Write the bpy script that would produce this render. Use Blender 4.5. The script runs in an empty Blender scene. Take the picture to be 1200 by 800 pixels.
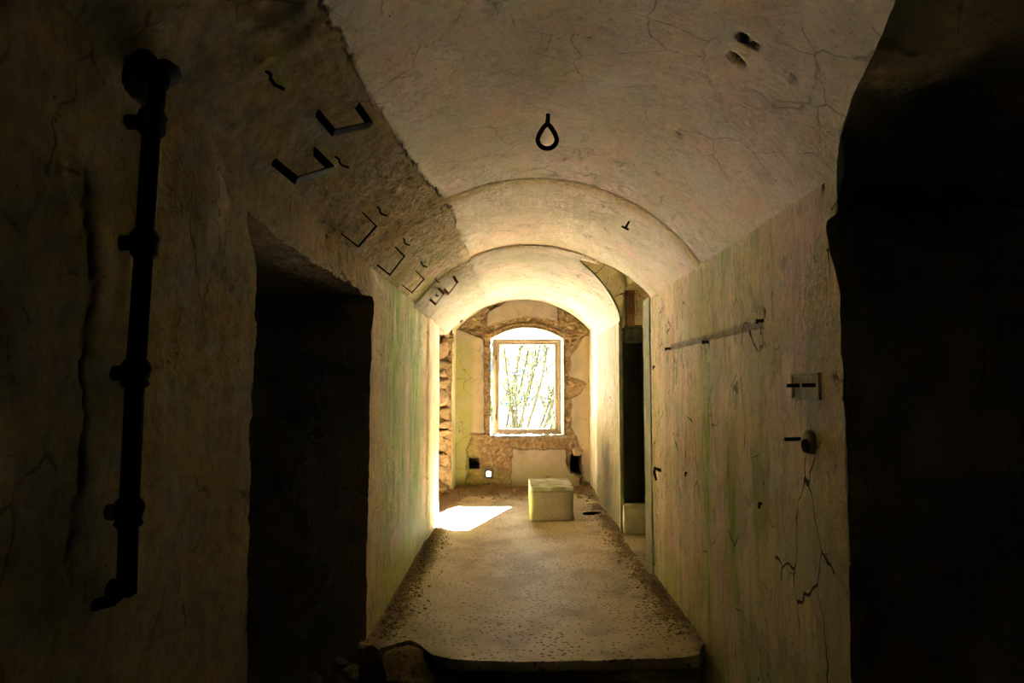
import bpy, bmesh, math, random
import numpy as np
from mathutils import Vector, Matrix
random.seed(7)
sc = bpy.context.scene
COL = sc.collection
PI = math.pi

# ------------------------------------------------------------------ camera, sky, sun, exposure
cam_d = bpy.data.cameras.new('camera'); cam = bpy.data.objects.new('camera', cam_d); COL.objects.link(cam)
cam_d.sensor_width = 36; cam_d.lens = 24; cam_d.clip_start = .05; cam_d.clip_end = 400
cam.location = (0, 0, 1.6)
cam.rotation_euler = (PI/2 + math.atan(55/800), 0, 3/800)
sc.camera = cam

SUN_DIR = Vector((-.31, -1.0, -.597)).normalized()          # the way the light travels
sun_d = bpy.data.lights.new('sun', 'SUN'); sun = bpy.data.objects.new('sun', sun_d); COL.objects.link(sun)
sun_d.energy = 12.0; sun_d.angle = math.radians(.53); sun_d.color = (1, .96, .90)
sun.rotation_euler = SUN_DIR.to_track_quat('-Z', 'Y').to_euler()
sun.location = (8, 30, 16)

world = bpy.data.worlds.new('sky'); sc.world = world; world.use_nodes = True
wn = world.node_tree.nodes; wl = world.node_tree.links; wn.clear()
w_out = wn.new('ShaderNodeOutputWorld'); w_bg = wn.new('ShaderNodeBackground')
w_tc = wn.new('ShaderNodeTexCoord'); w_map = wn.new('ShaderNodeMapping'); w_map.inputs['Scale'].default_value = (1, 1, 1.6)
w_map.inputs['Location'].default_value = (.61, .0, .30)
w_no = wn.new('ShaderNodeTexNoise'); w_no.inputs['Scale'].default_value = 24; w_no.inputs['Detail'].default_value = 6
w_cr = wn.new('ShaderNodeValToRGB')
w_cr.color_ramp.elements[0].position = .43; w_cr.color_ramp.elements[0].color = (.0036, .0052, .0078, 1)
w_cr.color_ramp.elements[1].position = .52; w_cr.color_ramp.elements[1].color = (.045, .045, .045, 1)
wl.new(w_tc.outputs['Generated'], w_map.inputs['Vector']); wl.new(w_map.outputs[0], w_no.inputs['Vector'])
wl.new(w_no.outputs['Fac'], w_cr.inputs['Fac']); wl.new(w_cr.outputs[0], w_bg.inputs['Color'])
w_bg.inputs['Strength'].default_value = 1.0
wl.new(w_bg.outputs[0], w_out.inputs['Surface'])

sc.view_settings.view_transform = 'Standard'; sc.view_settings.look = 'None'
sc.view_settings.gamma = 1; sc.view_settings.use_curve_mapping = False
sc.view_settings.exposure = 7.35
sc.cycles.sample_clamp_indirect = 0
sc.cycles.max_bounces = 14; sc.cycles.diffuse_bounces = 10; sc.cycles.glossy_bounces = 4
sc.cycles.caustics_reflective = False; sc.cycles.caustics_refractive = False
sc.cycles.use_denoising = True

# ------------------------------------------------------------------ noise (numpy)
def _hash(ix, iy, iz, s):
    h = (ix.astype(np.int64)*374761393 + iy.astype(np.int64)*668265263 + iz.astype(np.int64)*2147483647 + s*1274126177) & 0xffffffff
    h = ((h ^ (h >> 13)) * 1274126177) & 0xffffffff
    h = ((h ^ (h >> 16)) * 668265263) & 0xffffffff
    return ((h ^ (h >> 15)) & 0xffff) / 32767.5 - 1
def vnoise(p, s=0):
    i = np.floor(p).astype(np.int64); f = p - i; f = f*f*f*(f*(f*6-15)+10)
    r = 0
    for dx in (0, 1):
        wx = f[:, 0] if dx else 1-f[:, 0]
        for dy in (0, 1):
            wy = f[:, 1] if dy else 1-f[:, 1]
            for dz in (0, 1):
                wz = f[:, 2] if dz else 1-f[:, 2]
                r = r + wx*wy*wz*_hash(i[:, 0]+dx, i[:, 1]+dy, i[:, 2]+dz, s)
    return r
def fbm(p, freq, octv=4, s=0, gain=.5):
    freq = np.asarray(freq, float); a = 1.0; r = 0; t = 0
    for k in range(octv):
        r = r + a*vnoise(p*freq*(2.03**k) + 17.3*k, s+k*7); t += a; a *= gain
    return r/t
def ridge(p, freq, octv=3, s=0):
    return 1 - 2*np.abs(fbm(p, freq, octv, s))*1.6
def smooth(a, b, x):
    t = np.clip((x-a)/(b-a), 0, 1); return t*t*(3-2*t)
def gauss(p, c, r):
    return np.exp(-((p-np.array(c))**2).sum(1)/(r*r))

# ------------------------------------------------------------------ dimensions
XL, XR, CX, CZ, HW = -.93, 1.19, .13, 1.6, 1.06
def Rv(y):
    y = np.asarray(y, float)
    return 1.32 - .022*smooth(6.17, 6.21, y) + .112*smooth(9.50, 9.54, y)
def zs(y):
    return CZ + np.sqrt(Rv(y)**2 - HW**2)
YD0, YD1 = 2.44, 4.39          # left doorway
YN0, YN1 = 8.27, 10.15         # left recess
YA0, YA1 = 5.95, 7.72          # right alcove
YEND = 10.85

def bound(y):                   # border between rough strip and smooth vault, as x
    return np.interp(y, [0, 1.9, 2.8, 3.55, 4.22, 5.5, 7.6, 9.4], [-.575, -.573, -.55, -.512, -.445, -.41, -.42, -.36])

# ------------------------------------------------------------------ shape of the plaster: displacement, stains, painted light
PITS = [((.758,2.199,2.761),.022,.05),((.80,2.21,2.735),.020,.03),((.769,2.322,2.755),.024,.05),((.80,2.335,2.735),.018,.03),((.939,2.248,2.643),.018,.05),
        ((.754,3.071,2.763),.025,.05),((.768,3.609,2.756),.02,.03),((.773,5.608,2.753),.03,.03),((.279,2.482,2.912),.012,.02),
        ((-.571,2.245,2.719),.024,.05),((-.556,2.994,2.728),.022,.05),((-.566,3.555,2.721),.022,.04),((-.925,3.41,2.398),.03,.06),((-.925,3.37,2.36),.02,.05),((-.91,3.50,2.42),.018,.04),
        ((1.19,3.25,1.96),.03,.03),((1.19,4.188,1.87),.025,.02),((1.19,2.77,1.371),.035,.06),((1.19,5.226,1.907),.02,.02),
        ((-.93,1.62,2.36),.05,.06),((-.93,1.70,2.42),.05,.06)]
def rough_of(p, zone):
    x, y, z = p.T
    if zone in ('wall_left',):
        return .55*(1-smooth(4.3, 4.45, y)) + .10
    if zone == 'wall_right':
        return .16 + .12*(1-smooth(2.4, 2.9, y))
    if zone == 'vault':
        b = bound(y) + .03*fbm(p, 6, 3, 5) + .014*fbm(p, 26, 3, 6)
        r = smooth(.012, -.012, x-b)*(1-.45*smooth(4.4, 7.5, y))*(1-.6*smooth(8, 9.6, y))
        e = smooth(.93, 1.1, x)*smooth(3.0, 2.4, y)*.3
        return np.maximum(np.maximum(r, e), .06)
    if zone in ('dark',):
        return np.full(len(x), .45)
    if zone == 'stone':
        return np.full(len(x), 1.3)
    if zone == 'smooth':
        return np.full(len(x), .06)
    return np.full(len(x), .2)
def disp(p, zone):
    """world vector displacement of the shell and the (green, ochre, white, dirt) and (rough, exposed, crack) fields"""
    x, y, z = p.T
    r = rough_of(p, zone)
    rr = np.minimum(r, 1.0)
    # inward normal
    if zone == 'vault':
        n = np.stack([CX-x, 0*x, CZ-z], 1); n /= np.linalg.norm(n, axis=1)[:, None]
    elif zone == 'wall_left': n = np.tile([1., 0, 0], (len(x), 1))
    elif zone == 'wall_right': n = np.tile([-1., 0, 0], (len(x), 1))
    elif zone in ('far',): n = np.tile([0., -1, 0], (len(x), 1))
    else: n = None
    q = p*np.array([9., 17., 9.])
    if zone != 'vault': q = p*np.array([14., 14., 7.])
    h = .010*fbm(p, 1.4, 3, 1) + r*(.018*fbm(q, 1, 4, 11) + .007*ridge(q*.6, 1, 3, 23) + .011*fbm(p, 34, 3, 31, .65))
    if zone == 'vault':
        h = h + .012*r*fbm(p, 2.6, 2, 3)
        b = bound(y) + .03*fbm(p, 6, 3, 5) + .014*fbm(p, 26, 3, 6)
        h = h + .012*smooth(.008, -.008, x-b)*smooth(9.5, 8.5, y)
    pink = np.zeros(len(x)); crack = np.zeros(len(x)); green = np.zeros(len(x)); ochre = np.zeros(len(x)); white = np.zeros(len(x))
    wob = fbm(p, 3.0, 4, 41); wob2 = fbm(p, 9, 3, 43)
    if zone in ('vault', 'wall_left', 'wall_right'):
        for c, rad, dep in PITS:
            g = gauss(p + .012*wob2[:, None], c, rad); h = h - dep*smooth(.25, .75, g); crack = np.maximum(crack, smooth(.3, .7, g))
        # dark joint across the vault
        yc = 4.235 + .02*wob + .012*wob2 + .06*(x-CX)**2
        if zone == 'vault':
            on = (x > bound(y)+.01)
            line = np.exp(-((y-yc)/.013)**2)*on*(.85+.15*smooth(-.4, .3, fbm(p, 5, 2, 90)))
            crack = np.maximum(crack, line); h = h - .02*line
            ochre = np.maximum(ochre, on*np.exp(-((y-yc-.06)/.085)**2)*(.85+.4*wob))
            yc2 = 6.19 + .01*wob2
            line = .38*np.exp(-((y-yc2)/.010)**2)*(x > bound(y))
            crack = np.maximum(crack, line)
            ochre = np.maximum(ochre, np.exp(-((y-yc2-.02)/.12)**2)*(.4+.5*wob))
            # ochre and moss washing down the rough strip
            low = smooth(.0, -.5, x-bound(y))
            ochre = np.maximum(ochre, low*smooth(3.0, 4.6, y)*smooth(10, 6.5, y)*np.clip(.45+.9*fbm(p*np.array([1, 4., 1]), 2, 3, 55), 0, 1))
            green = np.maximum(green, smooth(.02, -.4, x-bound(y))*smooth(4.4, 5.2, y)*smooth(7.4, 6.2, y)*np.clip(.30+1.0*fbm(p*np.array([1, 5., 1]), 2, 3, 57), 0, 1))
            white = np.maximum(white, smooth(6.15, 6.3, y)*smooth(-.05, .3, x-bound(y))*.1)
            ochre = np.maximum(ochre, smooth(6.18, 6.22, y)*np.clip(.15+.6*wob, 0, 1)); green = np.maximum(green, smooth(6.18, 6.22, y)*np.clip(.12+.6*fbm(p*np.array([1, 5., 1]), 2, 3, 58), 0, .5))  # ochre and green streaks, spread further to dim the over-lit vault
            white = np.maximum(white, smooth(9.52, 9.56, y)*.6)  # white stands in for window light on the last arch
            # crack between rough strip and smooth coat
            b = bound(y) + .03*fbm(p, 6, 3, 5) + .014*fbm(p, 26, 3, 6)
            e = np.exp(-((x-b-.004)/.0065)**2)*smooth(6.0, 3.6, y)*smooth(-.1, .45, fbm(p, 5, 2, 61)+.25)
            crack = np.maximum(crack, .85*e)
            crack = np.maximum(crack, .34*smooth(.62, .82, x)*smooth(3.6, 2.6, y)*np.clip(.1+1.2*fbm(p, 4, 4, 131), 0, 1))
            pink = np.clip(.35+.8*fbm(p, 2.2, 3, 121), 0, 1)*smooth(0, .1, x-bound(y))*.8
        streak = fbm(p*np.array([1, 1, .12 if zone == 'wall_left' else .30]), 7, 4, 63)
        if zone == 'wall_right':
            g = np.exp(-((y-4.28-.03*wob)/.105)**2)*(.45+.55*smooth(2.2, 1.3, z))*np.clip(.95+.8*streak, 0, 1)
            green = np.maximum(green, g)
            ochre = np.maximum(ochre, np.exp(-((y-4.40-.04*wob)/.22)**2)*(.55+.5*streak))
            ochre = np.maximum(ochre, np.clip(.2+1.3*streak, 0, .8)*smooth(3.2, 4.2, y))
            green = np.maximum(green, .95*np.clip(.12+1.6*fbm(p*np.array([1, 1, .25]), 4.2, 4, 65), 0, 1)*smooth(4.3, 3.9, y)*smooth(3.0, 3.6, y))
            green = np.maximum(green, .6*smooth(.5, .05, z+.15*wob)*smooth(4, 4.6, y))
            ochre = np.maximum(ochre, smooth(7.7, 7.75, y)*np.clip(.2+.8*streak, 0, 1)); green = np.maximum(green, smooth(7.7, 7.75, y)*np.clip(.15+1.0*streak, 0, .6)); white = np.maximum(white, smooth(9.9, 10.0, y)*.8)  # ochre and green dim the over-lit end; white band paints window light
            # the ghost of a removed rail
            rail = smooth(.024, .018, np.abs(z-1.908))*(y > 3.25)*(y < 5.24)*(.95+.1*wob)
            crack = np.maximum(crack, .56*rail)
            pink = np.maximum.reduce([smooth(4.55, 4.7, y)*smooth(5.85, 5.6, y)*np.clip(.75+1.2*streak, 0, 1), np.exp(-((y-4.0-.03*wob)/.10)**2)*.9,
                smooth(3.35, 3.0, y+.2*wob)*smooth(1.15, 1.5, z+.25*wob)*.9])
            ochre = np.maximum(ochre, smooth(2.72, 2.55, y+.05*wob)*.4); ochre = np.maximum(ochre, .8*np.exp(-((y-5.86)/.06)**2))
            green = np.maximum(green, .22*smooth(1.3, .6, z+.4*wob)*smooth(4.1, 3.4, y)*np.clip(.3+1.2*fbm(p, 4, 3, 66), 0, 1))
            pl = .35*np.clip(.5+wob, 0, 1)*smooth(.8, .3, z)*smooth(5.9, 5, y); ochre = np.maximum(ochre, pl)
        if zone == 'wall_left':
            far = smooth(4.35, 4.6, y)
            g = far*smooth(4.55, 5.2, y+.1*wob)*smooth(7.3, 6.6, y+.2*streak)*np.clip(.85+1.7*streak, 0, 1)
            green = np.maximum(green, g)
            green = np.maximum(green, far*.7*smooth(.6, 0, z+.3*streak)*smooth(7.9, 7.2, y))
            ochre = np.maximum(ochre, far*np.clip(.35+streak, 0, 1)*.7)
            white = np.maximum(white, smooth(7.25, 7.45, y+.2*streak)*(.75+.5*wob))  # whitened wall end stands in for bounce from the sun patch
            h = h + .02*smooth(7.2, 7.3, y)*smooth(11, 7.4, y)
            green = np.maximum(green, smooth(10.1, 10.2, y)*.3)
            # rectangular cut beside the pipe
            m = (np.abs(y-1.16) < .12)*(np.abs(z-1.66) < .06)
            h = h - .012*m
            # long vertical crack behind the pipe
            yc = 1.44 + .07*fbm(p*np.array([0, 0, 1.]), 2.2, 6, 71, .62)
            line = np.exp(-((y-yc)/.006)**2)*smooth(2.2, 1.9, z)*smooth(-.35, .1, fbm(p, 3, 3, 73)); crack = np.maximum(crack, .9*line); h = h - .006*line + .010*smooth(.0, .02, y-yc)*smooth(.25, .0, y-yc)
            # broken arris of the doorway head
    d = n*h[:, None] if n is not None else np.stack([h, .8*fbm(p, 5, 3, 81)*.012+h*.6, h*.8], 1)
    # ragged arrises: all pieces move sideways by the same field, so corners stay shut
    d = d + (.006*np.minimum(rr, .6)/.6)[:, None]*np.stack([fbm(p, 9, 3, 91), fbm(p, 9, 3, 92), fbm(p, 9, 3, 93)], 1)
    # break the doorway head away
    head = smooth(.30, .0, np.abs(z-2.2))*smooth(2.25, 2.4, y)*smooth(4.45, 4.2, y)*smooth(-1.25, -1.0, x)
    if zone in ('wall_left', 'dark', 'stone'):
        d[:, 2] += head*(.024*fbm(p, 8, 4, 95) + .008*fbm(p, 30, 2, 96))
        d[:, 0] -= head*smooth(-.95, -.90, x)*smooth(2.24, 2.20, z)*.05
        g = gauss(p, (-.93, 4.36, 2.12), .12); d[:, 1] += .09*g
        g = gauss(p, (-.93, 2.44, 2.18), .10); d[:, 1] -= .06*g; d[:, 2] += .03*g
    stain_and_light = np.stack([np.clip(green, 0, 1), np.clip(ochre, 0, 1), np.clip(white, 0, 1), np.ones(len(x))], 1)
    if zone == 'dark':
        pm = smooth(.06, -.06, np.maximum(np.abs(x+1.42)-.20, np.abs(z-.70)-.52)+.14*fbm(p, 3.2, 4, 141)); ochre = np.maximum(ochre, .38*pm)
    if zone == 'dark': rr = np.clip(head*1.2, 0, 1)
    zone_c = np.stack([rr, np.clip(pink, 0, 1), np.clip(crack, 0, 1), np.ones(len(x))], 1)
    return d, stain_and_light, zone_c

# ------------------------------------------------------------------ grid sheets
def lines(*segs):
    out = []
    for a, b, st in segs:
        n = max(1, int(round(abs(b-a)/st))); l = np.linspace(a, b, n+1)
        out += list(l if not out else l[1:])
    return np.array(out)
class Sheet:
    def __init__(self): self.v = []; self.f = []; self.s = []; self.z = []; self.n = 0
    def add(self, us, vs, fn, zone, hole=None, post=None):
        U, V = np.meshgrid(us, vs, indexing='ij'); p = np.asarray(fn(U.ravel(), V.ravel()), float)
        if p.shape[0] == 3: p = p.T
        d, s, zc = disp(p, zone)
        if post: d, s, zc = post(p, d, s, zc)
        nu, nv = len(us), len(vs)
        i = np.arange(nu*nv).reshape(nu, nv)
        q = np.stack([i[:-1, :-1], i[1:, :-1], i[1:, 1:], i[:-1, 1:]], -1).reshape(-1, 4)
        if hole is not None:
            cu = (us[:-1]+us[1:])/2; cv = (vs[:-1]+vs[1:])/2
            CU, CV = np.meshgrid(cu, cv, indexing='ij'); q = q[~hole(CU.ravel(), CV.ravel())]
        self.v.append(p+d); self.s.append(s); self.z.append(zc); self.f.append(q+self.n); self.n += len(p)
        return self
    def build(self, name, mat, parent=None):
        return mesh_np(name, np.concatenate(self.v), np.concatenate(self.f), mat, parent,
                       np.concatenate(self.s), np.concatenate(self.z))
def mesh_np(name, v, f, mat, parent=None, stain_and_light=None, zone=None, smooth_=True):
    me = bpy.data.meshes.new(name)
    me.vertices.add(len(v)); me.vertices.foreach_set('co', np.asarray(v, np.float32).ravel())
    k = f.shape[1]
    me.loops.add(f.size); me.loops.foreach_set('vertex_index', f.astype(np.int32).ravel())
    me.polygons.add(len(f)); me.polygons.foreach_set('loop_start', np.arange(0, f.size, k, dtype=np.int32))
    me.update(calc_edges=True)
    me.polygons.foreach_set('use_smooth', np.full(len(f), smooth_))
    for nm, a in (('stain', stain_and_light), ('zone', zone)):
        if a is not None:
            at = me.attributes.new(nm, 'FLOAT_COLOR', 'POINT'); at.data.foreach_set('color', a.astype(np.float32).ravel())
    me.materials.append(mat)
    o = bpy.data.objects.new(name, me); COL.objects.link(o); o.parent = parent
    return o

# ------------------------------------------------------------------ node materials
class NT:
    def __init__(self, name):
        self.m = bpy.data.materials.new(name); self.m.use_nodes = True
        self.t = self.m.node_tree; self.n = self.t.nodes; self.l = self.t.links
        self.b = self.n['Principled BSDF']; self.tc = self.n.new('ShaderNodeTexCoord')
        self.b.inputs['Specular IOR Level'].default_value = .25
    def _in(self, s, v):
        if hasattr(v, 'node'): self.l.new(v, s)
        elif isinstance(v, tuple): s.default_value = v if len(v) == 4 or s.type != 'RGBA' else (*v, 1)
        else: s.default_value = v
    def vec(self, scale=(1, 1, 1), warp=0, loc=(0, 0, 0)):
        m = self.n.new('ShaderNodeMapping'); m.inputs['Scale'].default_value = scale; m.inputs['Location'].default_value = loc
        src = self.tc.outputs['Object']
        if warp:
            nz = self.noise(3, 3); a = self.n.new('ShaderNodeVectorMath'); a.operation = 'MULTIPLY_ADD'
            self.l.new(nz.node.outputs['Color'], a.inputs[0]); a.inputs[1].default_value = (warp,)*3; self.l.new(src, a.inputs[2]); src = a.outputs[0]
        self.l.new(src, m.inputs['Vector']); return m.outputs[0]
    def noise(self, scale, detail=4, vec=None, rough=.55, dist=0):
        n = self.n.new('ShaderNodeTexNoise'); n.inputs['Scale'].default_value = scale; n.inputs['Detail'].default_value = detail
        n.inputs['Roughness'].default_value = rough; n.inputs['Distortion'].default_value = dist
        self.l.new(vec if vec else self.tc.outputs['Object'], n.inputs['Vector']); return n.outputs['Fac']
    def voro(self, scale, feature='F1', vec=None, rand=1.0, out='Distance'):
        n = self.n.new('ShaderNodeTexVoronoi'); n.feature = feature; n.inputs['Scale'].default_value = scale; n.inputs['Randomness'].default_value = rand
        self.l.new(vec if vec else self.tc.outputs['Object'], n.inputs['Vector']); return n.outputs[out]
    def ramp(self, f, *st):
        r = self.n.new('ShaderNodeValToRGB'); e = r.color_ramp.elements
        while len(e) < len(st): e.new(.5)
        for k, (p, c) in enumerate(st):
            e[k].position = p; e[k].color = (c, c, c, 1) if not isinstance(c, tuple) else (*c, 1)
        self.l.new(f, r.inputs['Fac']); return r.outputs[0]
    def mix(self, f, a, b, mode='MIX'):
        m = self.n.new('ShaderNodeMix'); m.data_type = 'RGBA'; m.blend_type = mode
        self._in(m.inputs[0], f); self._in(m.inputs[6], a); self._in(m.inputs[7], b); return m.outputs[2]
    def math(self, op, a, b=0.0, c=None):
        m = self.n.new('ShaderNodeMath'); m.operation = op
        self._in(m.inputs[0], a); self._in(m.inputs[1], b)
        if c is not None: self._in(m.inputs[2], c)
        return m.outputs[0]
    def attr(self, name):
        a = self.n.new('ShaderNodeAttribute'); a.attribute_name = name
        s = self.n.new('ShaderNodeSeparateColor'); self.l.new(a.outputs['Color'], s.inputs[0]); return s.outputs
    def bump(self, h, dist=.01, strength=1.0):
        b = self.n.new('ShaderNodeBump'); b.inputs['Distance'].default_value = dist; b.inputs['Strength'].default_value = strength
        self.l.new(h, b.inputs['Height'])
        if self.b.inputs['Normal'].is_linked: self.l.new(self.b.inputs['Normal'].links[0].from_socket, b.inputs['Normal'])
        self.l.new(b.outputs[0], self.b.inputs['Normal'])
    def done(self, col, rough=.9, metal=0.0):
        self._in(self.b.inputs['Base Color'], col); self._in(self.b.inputs['Roughness'], rough); self.b.inputs['Metallic'].default_value = metal
        return self.m

def plaster(name, a, b, c, peel=(.30, .27, .18), streak=.5, cracks=.8, peel_amt=.5, roughc=(.33, .25, .13), vz=.45, green=((.13, .16, .03), (.36, .37, .07)), ochre=((.42, .29, .10), (.60, .44, .19))):
    t = NT(name); st = t.attr('stain'); zn = t.attr('zone')
    big = t.noise(1.3, 5); mid = t.noise(4.5, 8, rough=.65); fine = t.noise(38, 6, rough=.7); grain = t.noise(16, 8, rough=.72)
    vst = t.noise(1.0, 6, t.vec((9, 9, 1.5)), .64); vst2 = t.noise(1.0, 5, t.vec((26, 26, 2.2), loc=(5, 3, 1)), .6)
    col = t.mix(t.ramp(big, (.38, 0.), (.62, 1.)), a, b)
    col = t.mix(t.ramp(mid, (.46, 0.), (.58, 1.)), col, c)
    pink = t.mix(fine, (.68, .44, .37), (.82, .56, .49))
    col = t.mix(t.math('MULTIPLY', zn[1], t.ramp(t.noise(5, 8, t.vec((1, 1, .45), loc=(1, 8, 2)), .6), (.40, .25), (.52, 1.))), col, pink)
    pe = t.ramp(t.noise(3.1, 9, t.vec((1, 1, .55), loc=(3.3, 1.7, 4.1)), .64), (.512, 0.), (.525, 1.))
    col = t.mix(t.math('MULTIPLY', pe, peel_amt), col, t.mix(grain, tuple(k*.72 for k in peel), peel))
    pe2 = t.ramp(t.noise(7.5, 8, t.vec((1, 1, .7), loc=(8, 4, 2)), .66), (.60, 0.), (.615, 1.))
    col = t.mix(t.math('MULTIPLY', pe2, peel_amt*.8), col, tuple(k*.6 for k in peel))
    col = t.mix(t.math('MULTIPLY', t.ramp(vst, (.48, 0.), (.66, 1.)), streak), col, (.26, .21, .10))
    col = t.mix(t.math('MULTIPLY', t.ramp(vst2, (.55, 0.), (.70, 1.)), streak), col, (.17, .13, .06))
    col = t.mix(t.math('MULTIPLY', zn[0], .85), col, t.mix(t.ramp(grain, (.36, 0.), (.64, 1.)), tuple(k*.55 for k in roughc), tuple(min(1, k*1.25) for k in roughc)))
    och = t.mix(t.ramp(grain, (.36, 0.), (.64, 1.)), *ochre)
    col = t.mix(t.math('MULTIPLY', st[1], .85), col, och)
    col = t.mix(t.math('MULTIPLY', st[2], t.ramp(mid, (.30, .6), (.6, 1.))), col, (.72, .67, .54))
    grn = t.mix(t.ramp(t.noise(12, 7, t.vec((1, 1, .22)), .65), (.38, 0.), (.62, 1.)), *green)
    gf = t.math('MULTIPLY', st[0], t.ramp(t.noise(6, 7, t.vec((1, 1, .3)), .6), (.28, .55), (.5, 1.)))
    col = t.mix(gf, col, grn)
    # hair cracks, mostly upright on the walls
    cr = t.voro(3.0, 'DISTANCE_TO_EDGE', t.vec((1, 1, vz), warp=.16))
    wid = t.math('MULTIPLY', t.noise(9, 4), .017)
    crm = t.math('MULTIPLY', t.math('LESS_THAN', cr, wid), t.ramp(t.noise(2.4, 5, t.vec(loc=(7, 2, 1))), (.50, 0.), (.55, 1.)))
    cr2 = t.voro(7.5, 'DISTANCE_TO_EDGE', t.vec((1, 1, vz*.8), warp=.09, loc=(3, 1, 5)))
    crm2 = t.math('MULTIPLY', t.math('LESS_THAN', cr2, wid), t.ramp(t.noise(3.2, 5, t.vec(loc=(2, 9, 4))), (.54, 0.), (.58, .8)))
    crm = t.math('MULTIPLY', t.math('MAXIMUM', crm, crm2), cracks)
    crm = t.math('MAXIMUM', crm, t.ramp(zn[2], (.12, 0.), (.8, 1.)))
    spk = t.ramp(t.noise(70, 2), (.68, 0.), (.73, .7))
    col = t.mix(t.math('MAXIMUM', crm, spk), col, (.05, .032, .016))
    col = t.mix(.36, col, t.ramp(fine, (.28, (.38, .32, .22)), (.62, (1., .97, .92))), 'MULTIPLY')
    t.bump(fine, .008, .6)
    t.bump(t.math('MULTIPLY', grain, t.math('ADD', .12, zn[0])), .065, 1.0)
    t.bump(mid, .03, .3)
    t.bump(t.math('ADD', pe, pe2), .006, .9); t.bump(t.math('SUBTRACT', 1., crm), .012, .9)
    return t.done(col, .94)
PINK, OCHRE, OLIVE = (.56, .43, .31), (.50, .40, .22), (.40, .36, .22)
M = {}
M['wall_left'] = plaster('plaster_left', (.62, .48, .25), (.68, .53, .28), (.52, .42, .21), streak=.36, cracks=.5, roughc=(.62, .46, .23), peel=(.52, .42, .24), green=((.11, .19, .02), (.29, .40, .05)))
M['wall_right'] = plaster('plaster_right', (.80, .62, .42), (.80, .68, .37), (.70, .63, .34), streak=.36, cracks=1., peel_amt=.75, peel=(.58, .53, .31), roughc=(.76, .66, .42), green=((.20, .26, .05), (.50, .56, .15)))
M['vault'] = plaster('plaster_vault', (.74, .655, .57), (.70, .625, .53), (.65, .595, .49), streak=.06, cracks=.42, peel_amt=.3, peel=(.60, .55, .42), roughc=(.64, .50, .29), vz=1.0)
M['late'] = plaster('plaster_last_bay', (.25, .22, .178), (.23, .208, .163), (.20, .178, .133), streak=.35, cracks=.6, peel_amt=.3, peel=(.34, .30, .21), roughc=(.30, .24, .15), vz=.6, ochre=((.22, .165, .085), (.30, .235, .135)), green=((.10, .12, .04), (.22, .23, .09)))  # plaster copied darker to hold down the strong light near the window
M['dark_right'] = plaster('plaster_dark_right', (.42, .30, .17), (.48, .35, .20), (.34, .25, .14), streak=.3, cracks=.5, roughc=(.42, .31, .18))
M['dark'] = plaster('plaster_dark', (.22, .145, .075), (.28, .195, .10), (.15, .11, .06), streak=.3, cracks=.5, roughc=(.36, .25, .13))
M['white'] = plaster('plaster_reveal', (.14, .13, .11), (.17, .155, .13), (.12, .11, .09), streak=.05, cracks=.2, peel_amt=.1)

def far_mat():
    t = NT('plaster_far'); st = t.attr('stain'); zn = t.attr('zone')
    mid = t.noise(5, 6); fine = t.noise(40, 5)
    col = t.mix(t.ramp(mid, (.4, 0.), (.62, 1.)), (.24, .19, .155), (.20, .16, .12))
    vo = t.voro(9, 'F1', t.vec((1, 1, 1.3), warp=.15), out='Color'); sepv = t.n.new('ShaderNodeSeparateColor'); t.l.new(vo, sepv.inputs[0])
    ston = t.mix(sepv.outputs[0], (.20, .12, .058), (.27, .185, .108))
    ston = t.mix(t.ramp(t.noise(22, 6), (.42, 0.), (.62, 1.)), ston, (.13, .085, .045))
    edge = t.voro(9, 'DISTANCE_TO_EDGE', t.vec((1, 1, 1.3), warp=.15))
    ston = t.mix(t.ramp(edge, (.0, .5), (.04, 0.)), ston, (.13, .085, .045))
    col = t.mix(zn[1], col, ston)
    col = t.mix(st[1], col, (.33, .24, .11))
    col = t.mix(t.math('MULTIPLY', st[0], t.ramp(t.noise(8, 6, t.vec((1, 1, .5))), (.3, .3), (.6, 1.))), col, t.mix(mid, (.12, .135, .02), (.25, .245, .05)))
    cr = t.voro(3.4, 'DISTANCE_TO_EDGE', t.vec(warp=.4))
    crm = t.math('MULTIPLY', t.ramp(cr, (0., 1.), (.016, 0.)), t.ramp(t.noise(2, 3), (.48, 0.), (.55, .8)))
    col = t.mix(t.math('MAXIMUM', crm, zn[2]), col, (.06, .04, .02))
    t.bump(fine, .008, .6); t.bump(t.math('MULTIPLY', edge, zn[1]), .08, .6)
    return t.done(col, .92)
M['far'] = far_mat()

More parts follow.
